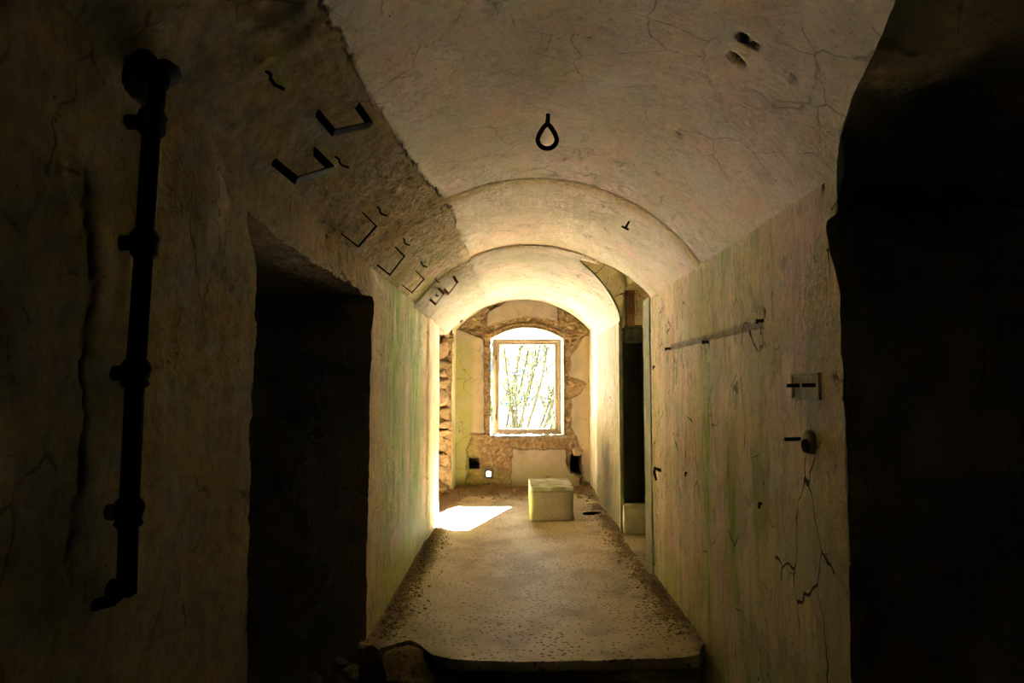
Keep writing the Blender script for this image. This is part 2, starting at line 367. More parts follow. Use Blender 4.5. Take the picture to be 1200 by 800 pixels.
def floor_mat():
    t = NT('studded_concrete'); zn = t.attr('zone'); st = t.attr('stain')
    big = t.noise(1.6, 5); fine = t.noise(60, 4)
    v = t.vec((1, 1, 1), warp=.03)
    d = t.voro(23, 'F1', v, .75)
    size = t.ramp(t.noise(2.3, 4, t.vec(loc=(4, 1, 0))), (.35, .16), (.65, .27))
    pit = t.math('LESS_THAN', t.math('ADD', d, t.math('MULTIPLY', t.noise(34, 3), .42)), t.math('ADD', size, .235))
    col = t.mix(t.ramp(big, (.35, 0.), (.65, 1.)), (.35, .27, .145), (.42, .335, .20))
    col = t.mix(t.ramp(t.noise(2.6, 6, t.vec(loc=(9, 3, 1))), (.46, 0.), (.62, .8)), col, (.20, .145, .068))
    col = t.mix(t.math('MULTIPLY', pit, .9), col, (.035, .022, .009))
    col = t.mix(st[0], col, t.mix(fine, (.22, .24, .08), (.36, .34, .16)))
    dirt = t.mix(t.ramp(t.noise(55, 4), (.4, 0.), (.6, 1.)), (.08, .056, .027), (.24, .175, .09))
    col = t.mix(t.ramp(t.math('ADD', zn[0], t.math('MULTIPLY', t.math('SUBTRACT', t.noise(9, 5), .5), .9)), (.35, 0.), (.7, 1.)), col, dirt)
    t.bump(t.math('SUBTRACT', 1., pit), .010, .7); t.bump(fine, .004, .5)
    r = t.math('ADD', .50, t.math('MULTIPLY', zn[0], .45))
    t.b.inputs['Specular IOR Level'].default_value = .22
    return t.done(col, r)
M['floor'] = floor_mat()
def simple(name, a, b, scale=12, rough=.85, bump=.004, metal=0., spec=.25, c=None, vs=(1, 1, 1)):
    t = NT(name); n = t.noise(scale, 6, t.vec(vs)); f = t.noise(scale*5, 4, t.vec(vs))
    col = t.mix(t.ramp(n, (.38, 0.), (.62, 1.)), a, b)
    if c: col = t.mix(t.ramp(f, (.5, 0.), (.66, 1.)), col, c)
    t.bump(f, bump, .7); t.b.inputs['Specular IOR Level'].default_value = spec
    return t.done(col, rough, metal)
M['iron'] = simple('rusted_iron', (.022, .013, .009), (.05, .026, .014), 40, .85, .002, spec=.06)
M['black_iron'] = simple('black_iron', (.008, .006, .0045), (.014, .010, .007), 40, .85, .002, spec=.05)
M['rust'] = simple('bright_rust', (.16, .06, .03), (.10, .04, .022), 40, .85, .002)
M['wood'] = simple('brown_wood', (.20, .11, .06), (.13, .075, .04), 14, .85, .004, vs=(8, 8, .8))
M['darkwood'] = simple('dark_wood', (.16, .10, .055), (.09, .055, .03), 14, .85, .004, vs=(.8, 8, 8))
M['frame'] = simple('weathered_white_paint', (.34, .27, .18), (.26, .20, .125), 9, .75, .003, spec=.08, c=(.12, .085, .045), vs=(3, 3, 1))
M['sash'] = simple('sash_paint', (.27, .21, .13), (.21, .155, .09), 9, .75, .003, spec=.08, vs=(3, 3, 1))
M['stone'] = simple('rubble_stone', (.24, .17, .10), (.17, .12, .07), 9, .92, .012, c=(.10, .07, .04))
M['stone2'] = simple('rubble_stone_pink', (.31, .215, .15), (.24, .17, .11), 9, .92, .012, c=(.13, .09, .055))
M['darkstone'] = simple('dark_stone', (.22, .15, .08), (.14, .10, .055), 9, .92, .010)
M['chunk'] = simple('broken_concrete', (.30, .22, .13), (.20, .145, .085), 9, .92, .012, c=(.12, .09, .05))
M['boulder'] = simple('tawny_stone', (.30, .225, .12), (.20, .145, .075), 7, .92, .016, c=(.11, .08, .04))
M['soot'] = simple('sooty_stone', (.06, .062, .045), (.10, .092, .062), 5, .85, .006, vs=(3, 3, .6))  # blackish tone of the chase and its lintel
M['greystone'] = simple('grey_green_stone', (.38, .39, .29), (.46, .45, .33), 8, .9, .006)
M['gravel'] = simple('gravel', (.28, .21, .12), (.18, .13, .075), 60, .95, .003)
M['earth'] = simple('orange_rubble', (.20, .12, .055), (.13, .08, .04), 40, .95, .003)
M['soil'] = simple('soil', (.10, .075, .04), (.06, .045, .025), 20, .95, .01)
def ground_mat():
    t = NT('pale_ground_and_grass'); p = t.n.new('ShaderNodeSeparateXYZ'); t.l.new(t.tc.outputs['Object'], p.inputs[0])
    e = t.math('ADD', p.outputs[1], t.math('MULTIPLY', t.noise(.6, 4), 2.0))
    col = t.mix(t.ramp(t.noise(3, 5), (.4, 0.), (.6, 1.)), (.66, .63, .56), (.58, .54, .46))  # unseen ground kept pale to bounce sun in through the window
    col = t.mix(t.math('LESS_THAN', e, 15.6), col, t.mix(t.noise(8, 5), (.06, .09, .03), (.12, .13, .06)))  # dark strip by the wall, cuts the bounce onto the far bay
    return t.done(col, .95)
M['meadow'] = ground_mat()
M['bark'] = simple('bark', (.006, .0055, .004), (.010, .009, .006), 20, .95, .004, spec=.02, vs=(4, 4, 1))
def leaf_mat(name, c, c2):
    t = NT(name); n = t.noise(2.5, 3); col = t.mix(n, c, c2); t.b.inputs['Specular IOR Level'].default_value = .03
    t.b.inputs['Subsurface Weight'].default_value = 0
    m = t.done(col, .7)
    tr = t.n.new('ShaderNodeBsdfTranslucent'); mx = t.n.new('ShaderNodeMixShader'); t.l.new(col, tr.inputs['Color'])
    mx.inputs[0].default_value = .1; out = t.n['Material Output']
    t.l.new(t.b.outputs[0], mx.inputs[1]); t.l.new(tr.outputs[0], mx.inputs[2]); t.l.new(mx.outputs[0], out.inputs['Surface'])
    return m
M['leaf'] = leaf_mat('leaf', (.010, .016, .004), (.018, .026, .007))
M['leaf2'] = leaf_mat('pale_leaf', (.020, .027, .008), (.035, .042, .014))
def block_mat():
    t = NT('mossy_concrete'); g = t.n.new('ShaderNodeNewGeometry'); s = t.n.new('ShaderNodeSeparateXYZ'); t.l.new(g.outputs['Normal'], s.inputs[0])
    n = t.noise(7, 6); f = t.noise(45, 4)
    col = t.mix(t.ramp(n, (.4, 0.), (.6, 1.)), (.24, .205, .13), (.29, .245, .16))
    col = t.mix(t.ramp(f, (.55, 0.), (.7, .8)), col, (.15, .12, .06))
    pos = t.n.new('ShaderNodeSeparateXYZ'); t.l.new(t.tc.outputs['Object'], pos.inputs[0])
    lef = t.math('MULTIPLY_ADD', pos.outputs[0], -2.4, -.25)
    mf = t.math('MULTIPLY', t.ramp(t.math('ADD', t.noise(5, 6), lef), (.55, 0.), (.9, 1.)), .75)
    col = t.mix(mf, col, t.mix(f, (.12, .15, .03), (.30, .34, .08)))
    t.bump(f, .006, .7); t.bump(n, .02, .4)
    return t.done(col, .92)
M['jamb_stone'] = simple('grey_green_render', (.20, .21, .14), (.26, .26, .175), 8, .92, .006, spec=.05)
M['block'] = block_mat()
def top_mat():
    t = NT('block_top'); n = t.noise(8, 6); f = t.noise(40, 4)
    col = t.mix(t.ramp(n, (.42, 0.), (.58, 1.)), (.36, .34, .30), (.20, .21, .10))
    t.bump(f, .006, .8); return t.done(col, .9)
M['blocktop'] = top_mat()

# ------------------------------------------------------------------ tags
def tag(o, label, cat, group=None, kind=None):
    o['label'] = label; o['category'] = cat
    if group: o['group'] = group
    if kind: o['kind'] = kind
    return o
def struct(o): o['kind'] = 'structure'; return o
def empty(name, loc):
    o = bpy.data.objects.new(name, None); COL.objects.link(o); o.location = loc; o.empty_display_size = .1; return o
def part(o, root):                                   # world-space mesh becomes a child at its root
    o.parent = root; o.matrix_parent_inverse = Matrix.Translation(root.location).inverted(); return o
def from_bm(name, bm, mat, smooth_=False, loc=None):
    if loc is not None: bmesh.ops.translate(bm, vec=-Vector(loc), verts=bm.verts)
    me = bpy.data.meshes.new(name); bm.to_mesh(me); bm.free(); me.materials.append(mat)
    if smooth_: me.polygons.foreach_set('use_smooth', np.full(len(me.polygons), True))
    o = bpy.data.objects.new(name, me); COL.objects.link(o)
    if loc is not None: o.location = loc
    return o
def box(bm, lo, hi, bev=0., seg=1):
    r = bmesh.ops.create_cube(bm, size=1); v = r['verts']
    lo, hi = Vector(lo), Vector(hi)
    for w in v: w.co = Vector([(lo[k]+hi[k])/2 + w.co[k]*(hi[k]-lo[k]) for k in range(3)])
    if bev:
        e = list({e for w in v for e in w.link_edges}); bmesh.ops.bevel(bm, geom=e, offset=bev, segments=seg, affect='EDGES')
    return bm
def tube(bm, pts, rad, sides=10, closed=False, caps=True):
    pts = [Vector(p) for p in pts]; n = len(pts); rings = []
    if not hasattr(rad, '__len__'): rad = [rad]*n
    up = None
    for i, p in enumerate(pts):
        a = pts[(i-1) % n] if (closed or i) else p; b = pts[(i+1) % n] if (closed or i < n-1) else p
        tg = (b-a).normalized()
        if up is None:
            up = tg.orthogonal().normalized()
        up = (up - tg*up.dot(tg)).normalized(); sd = tg.cross(up)
        rings.append([bm.verts.new(p + rad[i]*(up*math.cos(2*PI*k/sides)+sd*math.sin(2*PI*k/sides))) for k in range(sides)])
    for i in range(n if closed else n-1):
        A, B = rings[i], rings[(i+1) % n]
        for k in range(sides): bm.faces.new((A[k], A[(k+1) % sides], B[(k+1) % sides], B[k]))
    if caps and not closed:
        bm.faces.new(rings[0][::-1]); bm.faces.new(rings[-1])
    return bm
def bar(bm, a, b, w, h, up):                          # flat bar from a to b, width w across, thickness h along up
    a, b, up = Vector(a), Vector(b), Vector(up).normalized(); t = (b-a).normalized(); s = t.cross(up).normalized(); u = s.cross(t)
    q = [bm.verts.new(p + s*w/2*i + u*h/2*j) for p in (a, b) for i, j in ((-1, -1), (1, -1), (1, 1), (-1, 1))]
    for f in ((0, 1, 2, 3), (7, 6, 5, 4), (0, 4, 5, 1), (1, 5, 6, 2), (2, 6, 7, 3), (3, 7, 4, 0)): bm.faces.new([q[k] for k in f])
    return bm
def rock_bm(size, seed, cuts=2):
    bm = bmesh.new(); bmesh.ops.create_icosphere(bm, subdivisions=cuts, radius=.5)
    rnd = random.Random(seed); pl = [(Vector((rnd.gauss(0, 1), rnd.gauss(0, 1), rnd.gauss(0, 1))).normalized(), rnd.uniform(.26, .42)) for _ in range(9)]
    for v in bm.verts:
        for n, d in pl:
            k = v.co.dot(n)
            if k > d: v.co -= n*(k-d)
        v.co += Vector((rnd.uniform(-1, 1), rnd.uniform(-1, 1), rnd.uniform(-1, 1)))*.018
    for v in bm.verts: v.co = Vector((v.co.x*size[0], v.co.y*size[1], v.co.z*size[2]))*1.25
    return bm
def vault_pt(x, y, off=0.):                            # point of the vault above x, moved inwards by off
    R = float(Rv(y)); a = math.acos(max(-1, min(1, (x-CX)/1.32)))
    return Vector((CX+(R-off)*math.cos(a), y, CZ+(R-off)*math.sin(a)))
def vault_n(p): return Vector((CX-p[0], 0, CZ-p[2])).normalized()

# ================================================================== THE SHELL
# left wall
S = Sheet()
ys = lines((-3.2, .8, .12), (.8, YD0, .012), (YD0, YD1, .016), (YD1, 6, .02), (6, YN0, .025), (YN0, YN1, .05), (YN1, YEND, .02))
zl = lines((-.45, 0, .03), (0, 2.2, .016), (2.2, 2.4, .012))
def fl(u, v): return np.stack([np.full_like(u, XL), u, np.where(v > 2.2, 2.2+(v-2.2)/.2*(zs(u)+.04-2.2), v)])
S.add(ys, zl, fl, 'wall_left', lambda u, v: ((u > YD0) & (u < YD1) & (v < 2.2)) | ((u > YN0) & (u < YN1)))
struct(S.build('wall_left', M['wall_left']))
# passage behind the left doorway
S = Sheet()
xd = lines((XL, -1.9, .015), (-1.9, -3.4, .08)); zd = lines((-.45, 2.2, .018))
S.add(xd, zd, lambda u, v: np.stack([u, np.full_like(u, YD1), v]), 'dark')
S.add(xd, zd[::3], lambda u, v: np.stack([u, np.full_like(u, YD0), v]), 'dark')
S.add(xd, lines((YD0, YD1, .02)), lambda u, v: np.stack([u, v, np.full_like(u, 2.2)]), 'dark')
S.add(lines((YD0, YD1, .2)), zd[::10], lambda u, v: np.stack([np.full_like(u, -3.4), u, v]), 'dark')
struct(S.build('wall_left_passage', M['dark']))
# left recess near the window
S = Sheet()
zr = lines((0, 2.40, .012)); xr_ = lines((-.93, -1.75, .012))
S.add(xr_, zr, lambda u, v: np.stack([u, np.full_like(u, YN1), v]), 'stone')
S.add(xr_[::3], zr[::3], lambda u, v: np.stack([u, np.full_like(u, YN0), v]), 'wall')
S.add(lines((YN0, YN1, .05)), zr[::3], lambda u, v: np.stack([np.full_like(u, -1.75), u, v]), 'wall')
S.add(xr_[::2], lines((YN0, YN1, .04)), lambda u, v: np.stack([u, v, zs(v)]), 'wall')
def ston_post(o):
    n = len(o.data.vertices); a = np.zeros((n, 4)); a[:, 1] = 1
    o.data.attributes['zone'].data.foreach_set('color', a.astype(np.float32).ravel())
recess = struct(S.build('wall_left_recess', M['far'])); ston_post(recess)

# right wall
S = Sheet()
yr = lines((2.48, 4.1, .012), (4.1, 4.5, .012), (4.5, YA0, .018))
zr2 = lines((-.45, 0, .03), (0, 2.2, .016), (2.2, 2.4, .012))
def fr(u, v): return np.stack([np.full_like(u, XR), u, np.where(v > 2.2, 2.2+(v-2.2)/.2*(zs(u)+.04-2.2), v)])
S.add(yr, zr2, fr, 'wall_right')
S.add(lines((-3.2, -.7, .15)), zr2[::4], fr, 'wall_right')
struct(S.build('wall_right', M['wall_right']))
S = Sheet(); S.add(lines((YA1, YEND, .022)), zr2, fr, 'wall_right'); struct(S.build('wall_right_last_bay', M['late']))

# vault
def ycut(x): return np.interp(x, [.60, .90, .988, 1.025, 1.07, 1.125, 1.16, 1.19], [1.25, 1.30, 1.707, 1.862, 2.10, 2.307, 2.40, 2.48])
def lun(x, side):               # near / far edge of the alcove's groin on the vault
    t = np.clip((XR-x)/(XR-.62), 0, 1)
    return np.where(side < 0, YA0 - .05 + .45*t**1.3, YA1 - 1.27*t**.62)
ph0 = math.acos(HW/1.32)
def vault(us, vs, ymap, hole=None):
    def fn(u, v):
        x0 = CX - HW + 2*HW*u            # u is the fraction of the width: even in angle below
        R = None
        a = (PI-ph0) + (2*ph0-PI)*u
        xq = CX + 1.32*np.cos(a)
        y = ymap(xq, v); R = Rv(y); p0 = np.arccos(HW/R); a = (PI-p0) + (2*p0-PI)*u
        return np.stack([CX+R*np.cos(a), y, CZ+R*np.sin(a)])
    return fn
ang_u = lambda x: ((PI-ph0)-math.acos((x-CX)/1.32))/(PI-2*ph0)
ua = ang_u(.90); ul = ang_u(.62)
uu = lines((0, ul, .005), (ul, ua, .005), (ua, 1, .0052))
S = Sheet()
v_all = lines((2.5, 4.15, .012), (4.15, 4.33, .006), (4.33, 5.86, .018), (5.86, 6.15, .02), (6.15, 6.25, .006), (6.25, 7.8, .025), (7.8, 9.48, .03), (9.48, 9.56, .01), (9.56, YEND, .025))
uL = uu[uu <= ul+1e-9]; uR = uu[uu >= ul-1e-9]
ident = lambda x, v: v
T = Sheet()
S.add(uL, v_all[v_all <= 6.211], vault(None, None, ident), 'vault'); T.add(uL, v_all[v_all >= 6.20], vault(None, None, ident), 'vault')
vf = v_all[v_all <= 5.861]; 
S.add(uR, lines((2.5, 4.15, .012), (4.15, 4.33, .006), (4.33, 5.8, .018)), vault(None, None, ident), 'vault')
S.add(uR, np.linspace(0, 1, 16), vault(None, None, lambda x, v: 5.8 + v*(lun(x, -1)-5.8)), 'vault')
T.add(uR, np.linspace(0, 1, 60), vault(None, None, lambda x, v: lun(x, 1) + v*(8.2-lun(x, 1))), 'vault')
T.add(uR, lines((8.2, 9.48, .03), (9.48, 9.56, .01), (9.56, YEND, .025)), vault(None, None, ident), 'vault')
uB = uu[uu <= ua+1e-9]; uC = uu[uu >= ua-1e-9]
S.add(uB, lines((-3.2, .9, .12), (.9, 2.5, .012)), vault(None, None, ident), 'vault')
S.add(uC, np.linspace(0, 1, 100), vault(None, None, lambda x, v: ycut(x) + v*(2.5-ycut(x))), 'vault')
S.add(uC[::3], lines((-3.2, -.5, .12)), vault(None, None, ident), 'vault')
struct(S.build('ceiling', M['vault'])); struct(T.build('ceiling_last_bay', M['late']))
# side passage on the right: far jamb, cross vault, back
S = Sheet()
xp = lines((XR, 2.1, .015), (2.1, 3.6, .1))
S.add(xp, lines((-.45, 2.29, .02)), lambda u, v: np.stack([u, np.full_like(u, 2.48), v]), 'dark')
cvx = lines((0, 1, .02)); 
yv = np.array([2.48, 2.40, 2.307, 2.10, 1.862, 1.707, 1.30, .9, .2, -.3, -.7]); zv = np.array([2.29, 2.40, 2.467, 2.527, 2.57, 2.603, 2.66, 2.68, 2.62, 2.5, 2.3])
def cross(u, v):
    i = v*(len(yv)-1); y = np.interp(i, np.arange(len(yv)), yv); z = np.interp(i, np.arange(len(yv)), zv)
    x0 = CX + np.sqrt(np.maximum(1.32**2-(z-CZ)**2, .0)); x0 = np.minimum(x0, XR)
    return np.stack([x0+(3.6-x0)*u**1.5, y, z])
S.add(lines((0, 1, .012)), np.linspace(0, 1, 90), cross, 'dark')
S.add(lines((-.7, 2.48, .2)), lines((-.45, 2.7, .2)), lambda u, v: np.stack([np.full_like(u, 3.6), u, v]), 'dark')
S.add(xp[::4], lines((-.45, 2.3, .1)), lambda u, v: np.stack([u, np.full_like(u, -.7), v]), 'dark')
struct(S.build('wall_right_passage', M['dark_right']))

# right alcove: far jamb with a dark chase, back wall, groin, near rebate
S = Sheet()
CHX0, CHX1, CHZ0, CHZ1 = 1.215, 1.50, .30, 2.25
xa = lines((XR, CHX0, .012), (CHX0, CHX1, .02), (CHX1, 1.85, .03)); za = lines((0, CHZ0, .03), (CHZ0, CHZ1, .03), (CHZ1, 2.75, .025))
S.add(xa, za, lambda u, v: np.stack([u, np.full_like(u, YA1), v]), 'smooth', lambda u, v: (u > CHX0) & (u < CHX1) & (v > CHZ0) & (v < CHZ1))
S.add(lines((YA0, YA1, .04)), za, lambda u, v: np.stack([np.full_like(u, 1.85), u, v]), 'smooth')
S.add(lines((XR, 1.85, .02)), za, lambda u, v: np.stack([u, np.full_like(u, YA0), v]), 'smooth')
def groin(u, v):
    x = .60 + (1.87-.60)*u; lo = lun(np.minimum(x, XR), -1); hi = lun(np.minimum(x, XR), 1)
    y = lo + (hi-lo)*v
    zc = CZ + np.sqrt(1.32**2-(np.clip(x, .62, XR)-CX)**2)
    zz = np.where(x < XR, zc, zs(6.9)+.0*x)
    # a cone shaped lunette: rises from the near edge and stays up to the tympanum
    rise = .355*np.sin(PI/2*np.clip(v*1.8, 0, 1))
    zt = np.where(x > XR, zs(6.9)+rise, zz + rise*np.clip((x-.62)/(XR-.62), 0, 1)**.7*(1-smooth(.70, 1., v)))
    return np.stack([x, y, zt])
S.add(lines((0, 1, .02)), np.linspace(0, 1, 60), groin, 'smooth')
alc = S
for k in range(len(alc.s)): alc.s[k][:, 2] = .7; alc.z[k][:, 0] = 0  # whole alcove painted paler to make up for light it lacks
struct(alc.build('wall_right_alcove', M['wall_right']))
S = Sheet()
S.add(lines((CHX0, CHX1, .03)), lines((CHZ0, CHZ1, .05)), lambda u, v: np.stack([u, np.full_like(u, YA1+.45), v]), 'smooth')
for X in (CHX0, CHX1):
    S.add(lines((YA1, YA1+.45, .03)), lines((CHZ0, CHZ1, .05)), lambda u, v, X=X: np.stack([np.full_like(u, X), u, v]), 'smooth')
for Z in (CHZ0, CHZ1):
    S.add(lines((CHX0, CHX1, .03)), lines((YA1, YA1+.45, .03)), lambda u, v, Z=Z: np.stack([u, v, np.full_like(u, Z)]), 'smooth')
struct(S.build('wall_alcove_chase', M['soot']))

# far wall with the window, its broken plaster and three holes
WX0, WX1, WZ0, WZ1 = -.383, .785, .86, 2.39
def arch(x): 
    t = (x-(WX0+WX1)/2)/((WX1-WX0)/2); return WZ1 + .18*(1-np.clip(np.abs(t), 0, 1)**2)
HOLES = [(-.713, -.555, .335, .510), (-.470, -.335, .195, .335), (.87, 1.06, .25, .56)]
PL_A = [(-.449,2.592),(-.423,2.811),(-.177,2.962),(-.041,3.2),(.505,3.2),(.682,2.95),(.708,2.646),(.504,2.707),(.191,2.745),(-.082,2.70)]
PL_B = [(.937,2.182),(1.088,2.4),(1.5,2.6),(1.5,-.2),(1.112,.169),(1.06,.461),(.982,.835),(.889,.995),(.892,1.425),(1.041,1.506),(1.123,1.667),(.988,1.749),(.88,1.803),(.882,2.101)]
PL_C = [(-.027,.647),(.806,.634),(.831,.328),(1.032,.196),(1.003,-.1),(-.067,-.1),(-.041,.328)]
PL_D = [(-1.2,2.70),(-.80,2.50),(-.489,2.387),(-.485,.888),(-.687,.834),(-.76,.594),(-.78,-.1),(-1.2,-.1)]
def sdf(px, pz, poly):
    d = np.full(px.shape, 1e9); ins = np.zeros(px.shape, bool); n = len(poly)
    for k in range(n):
        ax, az = poly[k]; bx, bz = poly[(k+1) % n]; ex, ez = bx-ax, bz-az
        t = np.clip(((px-ax)*ex+(pz-az)*ez)/(ex*ex+ez*ez), 0, 1); d = np.minimum(d, np.hypot(px-ax-t*ex, pz-az-t*ez))
        c = ((az > pz) != (bz > pz)) & (px < ex*(pz-az)/(ez if ez else 1e-9)+ax); ins ^= c
    return np.where(ins, -d, d)
def far_post(p, d, s, z):
    x, y, zz = p.T
    e = np.minimum.reduce([sdf(x, zz, P) for P in (PL_A, PL_B, PL_C, PL_D)]) + .035*fbm(p, 9, 4, 201)
    ex = smooth(-.006, .012, e)
    d = d.copy(); d[:, 1] += ex*(.045 + .022*fbm(p, 14, 4, 203) + .012*ridge(p, 9, 3, 205))
    z[:, 1] = ex; z[:, 2] = np.maximum(z[:, 2], .7*np.exp(-((e-.004)/.007)**2))
    # the brick arch over the window stands proud of the stone
    rad = np.abs(zz-(arch(x)+.045)) ; ringm = smooth(.05, .03, rad)*(x > -.50)*(x < .93)*(zz > 2.36)
    d[:, 1] -= .045*ringm; 
    w = fbm(p, 5, 4, 207)
    s[:, 0] = np.maximum(s[:, 0], smooth(-.62, -.70, x+.05*w)*(.75+.4*w)*smooth(2.55, 2.2, zz))
    s[:, 0] = np.maximum(s[:, 0], .6*smooth(.45, .1, zz+.25*w))
    s[:, 1] = np.maximum(s[:, 1], smooth(.95, 1.15, x+.1*w)*.6*smooth(.4, .6, zz))
    s[:, 1] = np.maximum(s[:, 1], smooth(-.72, -.60, x)*smooth(-.5, -.6, x)*.4)
    return d, s, z
S = Sheet()
st = .0125
hx = sorted({-1.35, 1.45, WX0, WX1, *[h[0] for h in HOLES], *[h[1] for h in HOLES]})
xf = lines(*[(a, b, st) for a, b in zip(hx[:-1], hx[1:])])
hz = sorted({-.1, 3.15, WZ0, WZ1, *[h[2] for h in HOLES], *[h[3] for h in HOLES]})
zf = lines(*[(a, b, st) for a, b in zip(hz[:-1], hz[1:])])
def ffar(u, v):
    top = arch(u); inw = (u >= WX0-1e-6) & (u <= WX1+1e-6)
    z = np.where(inw & (v >= WZ1), top + (v-WZ1)*(3.15-top)/(3.15-WZ1), v)
    return np.stack([u, np.full_like(u, YEND), z])
def hfar(u, v):
    m = (u > WX0) & (u < WX1) & (v > WZ0) & (v < WZ1)
    for a, b, c, dd in HOLES: m |= (u > a) & (u < b) & (v > c) & (v < dd)
    return m
S.add(xf, zf, ffar, 'far', hfar, far_post)
# hole linings (the middle one runs right through the wall)
for k, (a, b, c, dd) in enumerate(HOLES):
    dep = (.60, 1.05, .70)[k]; sh = (0, -.046, 0)[k]; dz = (0, -.135, 0)[k]; sc_ = (1, .55, .8)[k]
    def ring_fn(u, v, a=a, b=b, c=c, dd=dd, dep=dep, sh=sh, dz=dz, sc_=sc_):
        ang = u*4; e = np.floor(ang).clip(0, 3); f = ang-e
        px = np.select([e == 0, e == 1, e == 2, e == 3], [a+(b-a)*f, b+0*f, b-(b-a)*f, a+0*f]); pz = np.select([e == 0, e == 1, e == 2, e == 3], [c+0*f, c+(dd-c)*f, dd+0*f, dd-(dd-c)*f])
        kx = 1-(1-sc_)*smooth(0, .35, v); mx, mz = (a+b)/2, (c+dd)/2
        return np.stack([mx+(px-mx)*kx+sh*v, YEND+dep*v, mz+(pz-mz)*kx+dz*v])
    S.add(np.linspace(0, 1, 41), np.linspace(0, 1, 24), ring_fn, 'wall')
    if k != 1: S.z[-1][:, 2] = np.tile(.85*smooth(.02, .12, np.linspace(0, 1, 24)), 41)  # lining painted darker inwards, standing in for shade
    if k != 1:
        S.add(np.linspace(a-.02, b+.02, 14), np.linspace(c-.02, dd+.02, 14), lambda u, v, dep=dep: np.stack([u, np.full_like(u, YEND+dep*.97), v]), 'stone'); S.z[-1][:, 2] = .85  # back of the hole painted dark as shade
wf = struct(S.build('wall_far', M['far']))
# white plastered reveal of the window: inner arch to flat outer head
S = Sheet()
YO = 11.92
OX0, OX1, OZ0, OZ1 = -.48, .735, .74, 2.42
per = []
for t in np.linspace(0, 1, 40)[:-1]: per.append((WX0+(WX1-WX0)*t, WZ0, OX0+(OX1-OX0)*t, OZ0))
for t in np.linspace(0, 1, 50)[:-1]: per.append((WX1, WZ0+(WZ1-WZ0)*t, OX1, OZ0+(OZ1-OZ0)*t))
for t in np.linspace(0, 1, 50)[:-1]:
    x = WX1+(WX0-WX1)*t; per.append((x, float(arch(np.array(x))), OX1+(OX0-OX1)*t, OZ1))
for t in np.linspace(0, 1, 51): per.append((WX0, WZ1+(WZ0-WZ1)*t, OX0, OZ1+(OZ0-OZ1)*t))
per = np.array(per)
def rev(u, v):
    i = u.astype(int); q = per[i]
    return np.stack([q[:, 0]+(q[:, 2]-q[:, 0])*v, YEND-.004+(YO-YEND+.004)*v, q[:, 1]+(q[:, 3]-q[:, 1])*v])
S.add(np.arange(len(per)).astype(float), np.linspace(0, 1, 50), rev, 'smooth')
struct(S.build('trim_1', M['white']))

# mass of the building around the rooms (keeps daylight out), with the window and the through hole open
def plate(bm, pts): bm.faces.new([bm.verts.new(p) for p in pts])
bm = bmesh.new()
X0, X1, Y0, Y1, Z0, Z1 = -4.2, 4.2, -3.6, YO, -1.2, 4.0
plate(bm, [(X0, Y0, Z0), (X0, Y1, Z0), (X0, Y1, Z1), (X0, Y0, Z1)]); plate(bm, [(X1, Y0, Z0), (X1, Y0, Z1), (X1, Y1, Z1), (X1, Y1, Z0)])
plate(bm, [(X0, Y0, Z1), (X0, Y1, Z1), (X1, Y1, Z1), (X1, Y0, Z1)]); plate(bm, [(X0, Y0, Z0), (X1, Y0, Z0), (X1, Y1, Z0), (X0, Y1, Z0)])
plate(bm, [(X0, Y0, Z0), (X0, Y0, Z1), (X1, Y0, Z1), (X1, Y0, Z0)])
ha, hb, hc, hd = HOLES[1]; mx, mz = (ha+hb)/2-.046, (hc+hd)/2-.135
gx = [X0, mx-.05, mx+.05, OX0, OX1, X1]; gx = sorted(gx); gz = sorted([Z0, mz-.05, mz+.05, OZ0, OZ1, Z1])
for i in range(5):
    for j in range(5):
        cx, cz = (gx[i]+gx[i+1])/2, (gz[j]+gz[j+1])/2
        if (OX0 < cx < OX1 and OZ0 < cz < OZ1) or (abs(cx-mx) < .05 and abs(cz-mz) < .05): continue
        plate(bm, [(gx[i], YO, gz[j]), (gx[i+1], YO, gz[j]), (gx[i+1], YO, gz[j+1]), (gx[i], YO, gz[j+1])])
struct(from_bm('wall_outside', bm, M['greystone']))

# floor of the corridor with drain hole, its broken front, and the lower floor
EX = np.array([-1.0, -.93, -.818, -.74, -.669, -.60, -.50, -.37, -.2, .085, .489, .9, 1.10, 1.15, 1.25]); EY = np.array([4.30, 4.28, 4.30, 4.40, 4.47, 4.40, 4.24, 4.17, 4.14, 4.13, 4.16, 4.18, 4.20, 4.33, 4.50])
def edge_y(x): return np.interp(x, EX, EY) + .012*fbm(np.stack([x, 0*x, 0*x], 1), 8, 3, 301)
DR = (.99, 8.86, .125)
def floor_h(x, y):
    p = np.stack([x, y, 0*x], 1)
    h = .006*fbm(p, 1.5, 3, 303)
    side = np.maximum(smooth(.26, .03, x-XL+.1*fbm(p, 2, 3, 305))*smooth(11, 9.9, y), .9*smooth(.24, .02, XR-x+.1*fbm(p, 2, 3, 307))*((y < YA0) | (y > YA1)))
    back = smooth(9.7, 10.4, y+.35*fbm(p, 2.2, 3, 309)+.25*smooth(.2, -.9, x))
    h = h + .025*side + .07*back
    h = h + (side+back)*.012*fbm(p, 25, 3, 311)
    return h, np.clip(side*.85+back, 0, 1), p
def floor_fn_dec(x, y):
    h, dirt, p = floor_h(x, y)
    st_ = np.zeros((len(x), 4)); zn_ = np.zeros((len(x), 4)); zn_[:, 0] = dirt
    st_[:, 0] = np.clip(.7*smooth(.0, .5, fbm(p, 2.0, 4, 313)+.15)*smooth(-.2, -.9, x)+.3*smooth(.1, .5, fbm(p, 1.6, 3, 315)), 0, 1)*.7
    return h, st_, zn_
V, F, SS, ZZ, N = [], [], [], [], 0
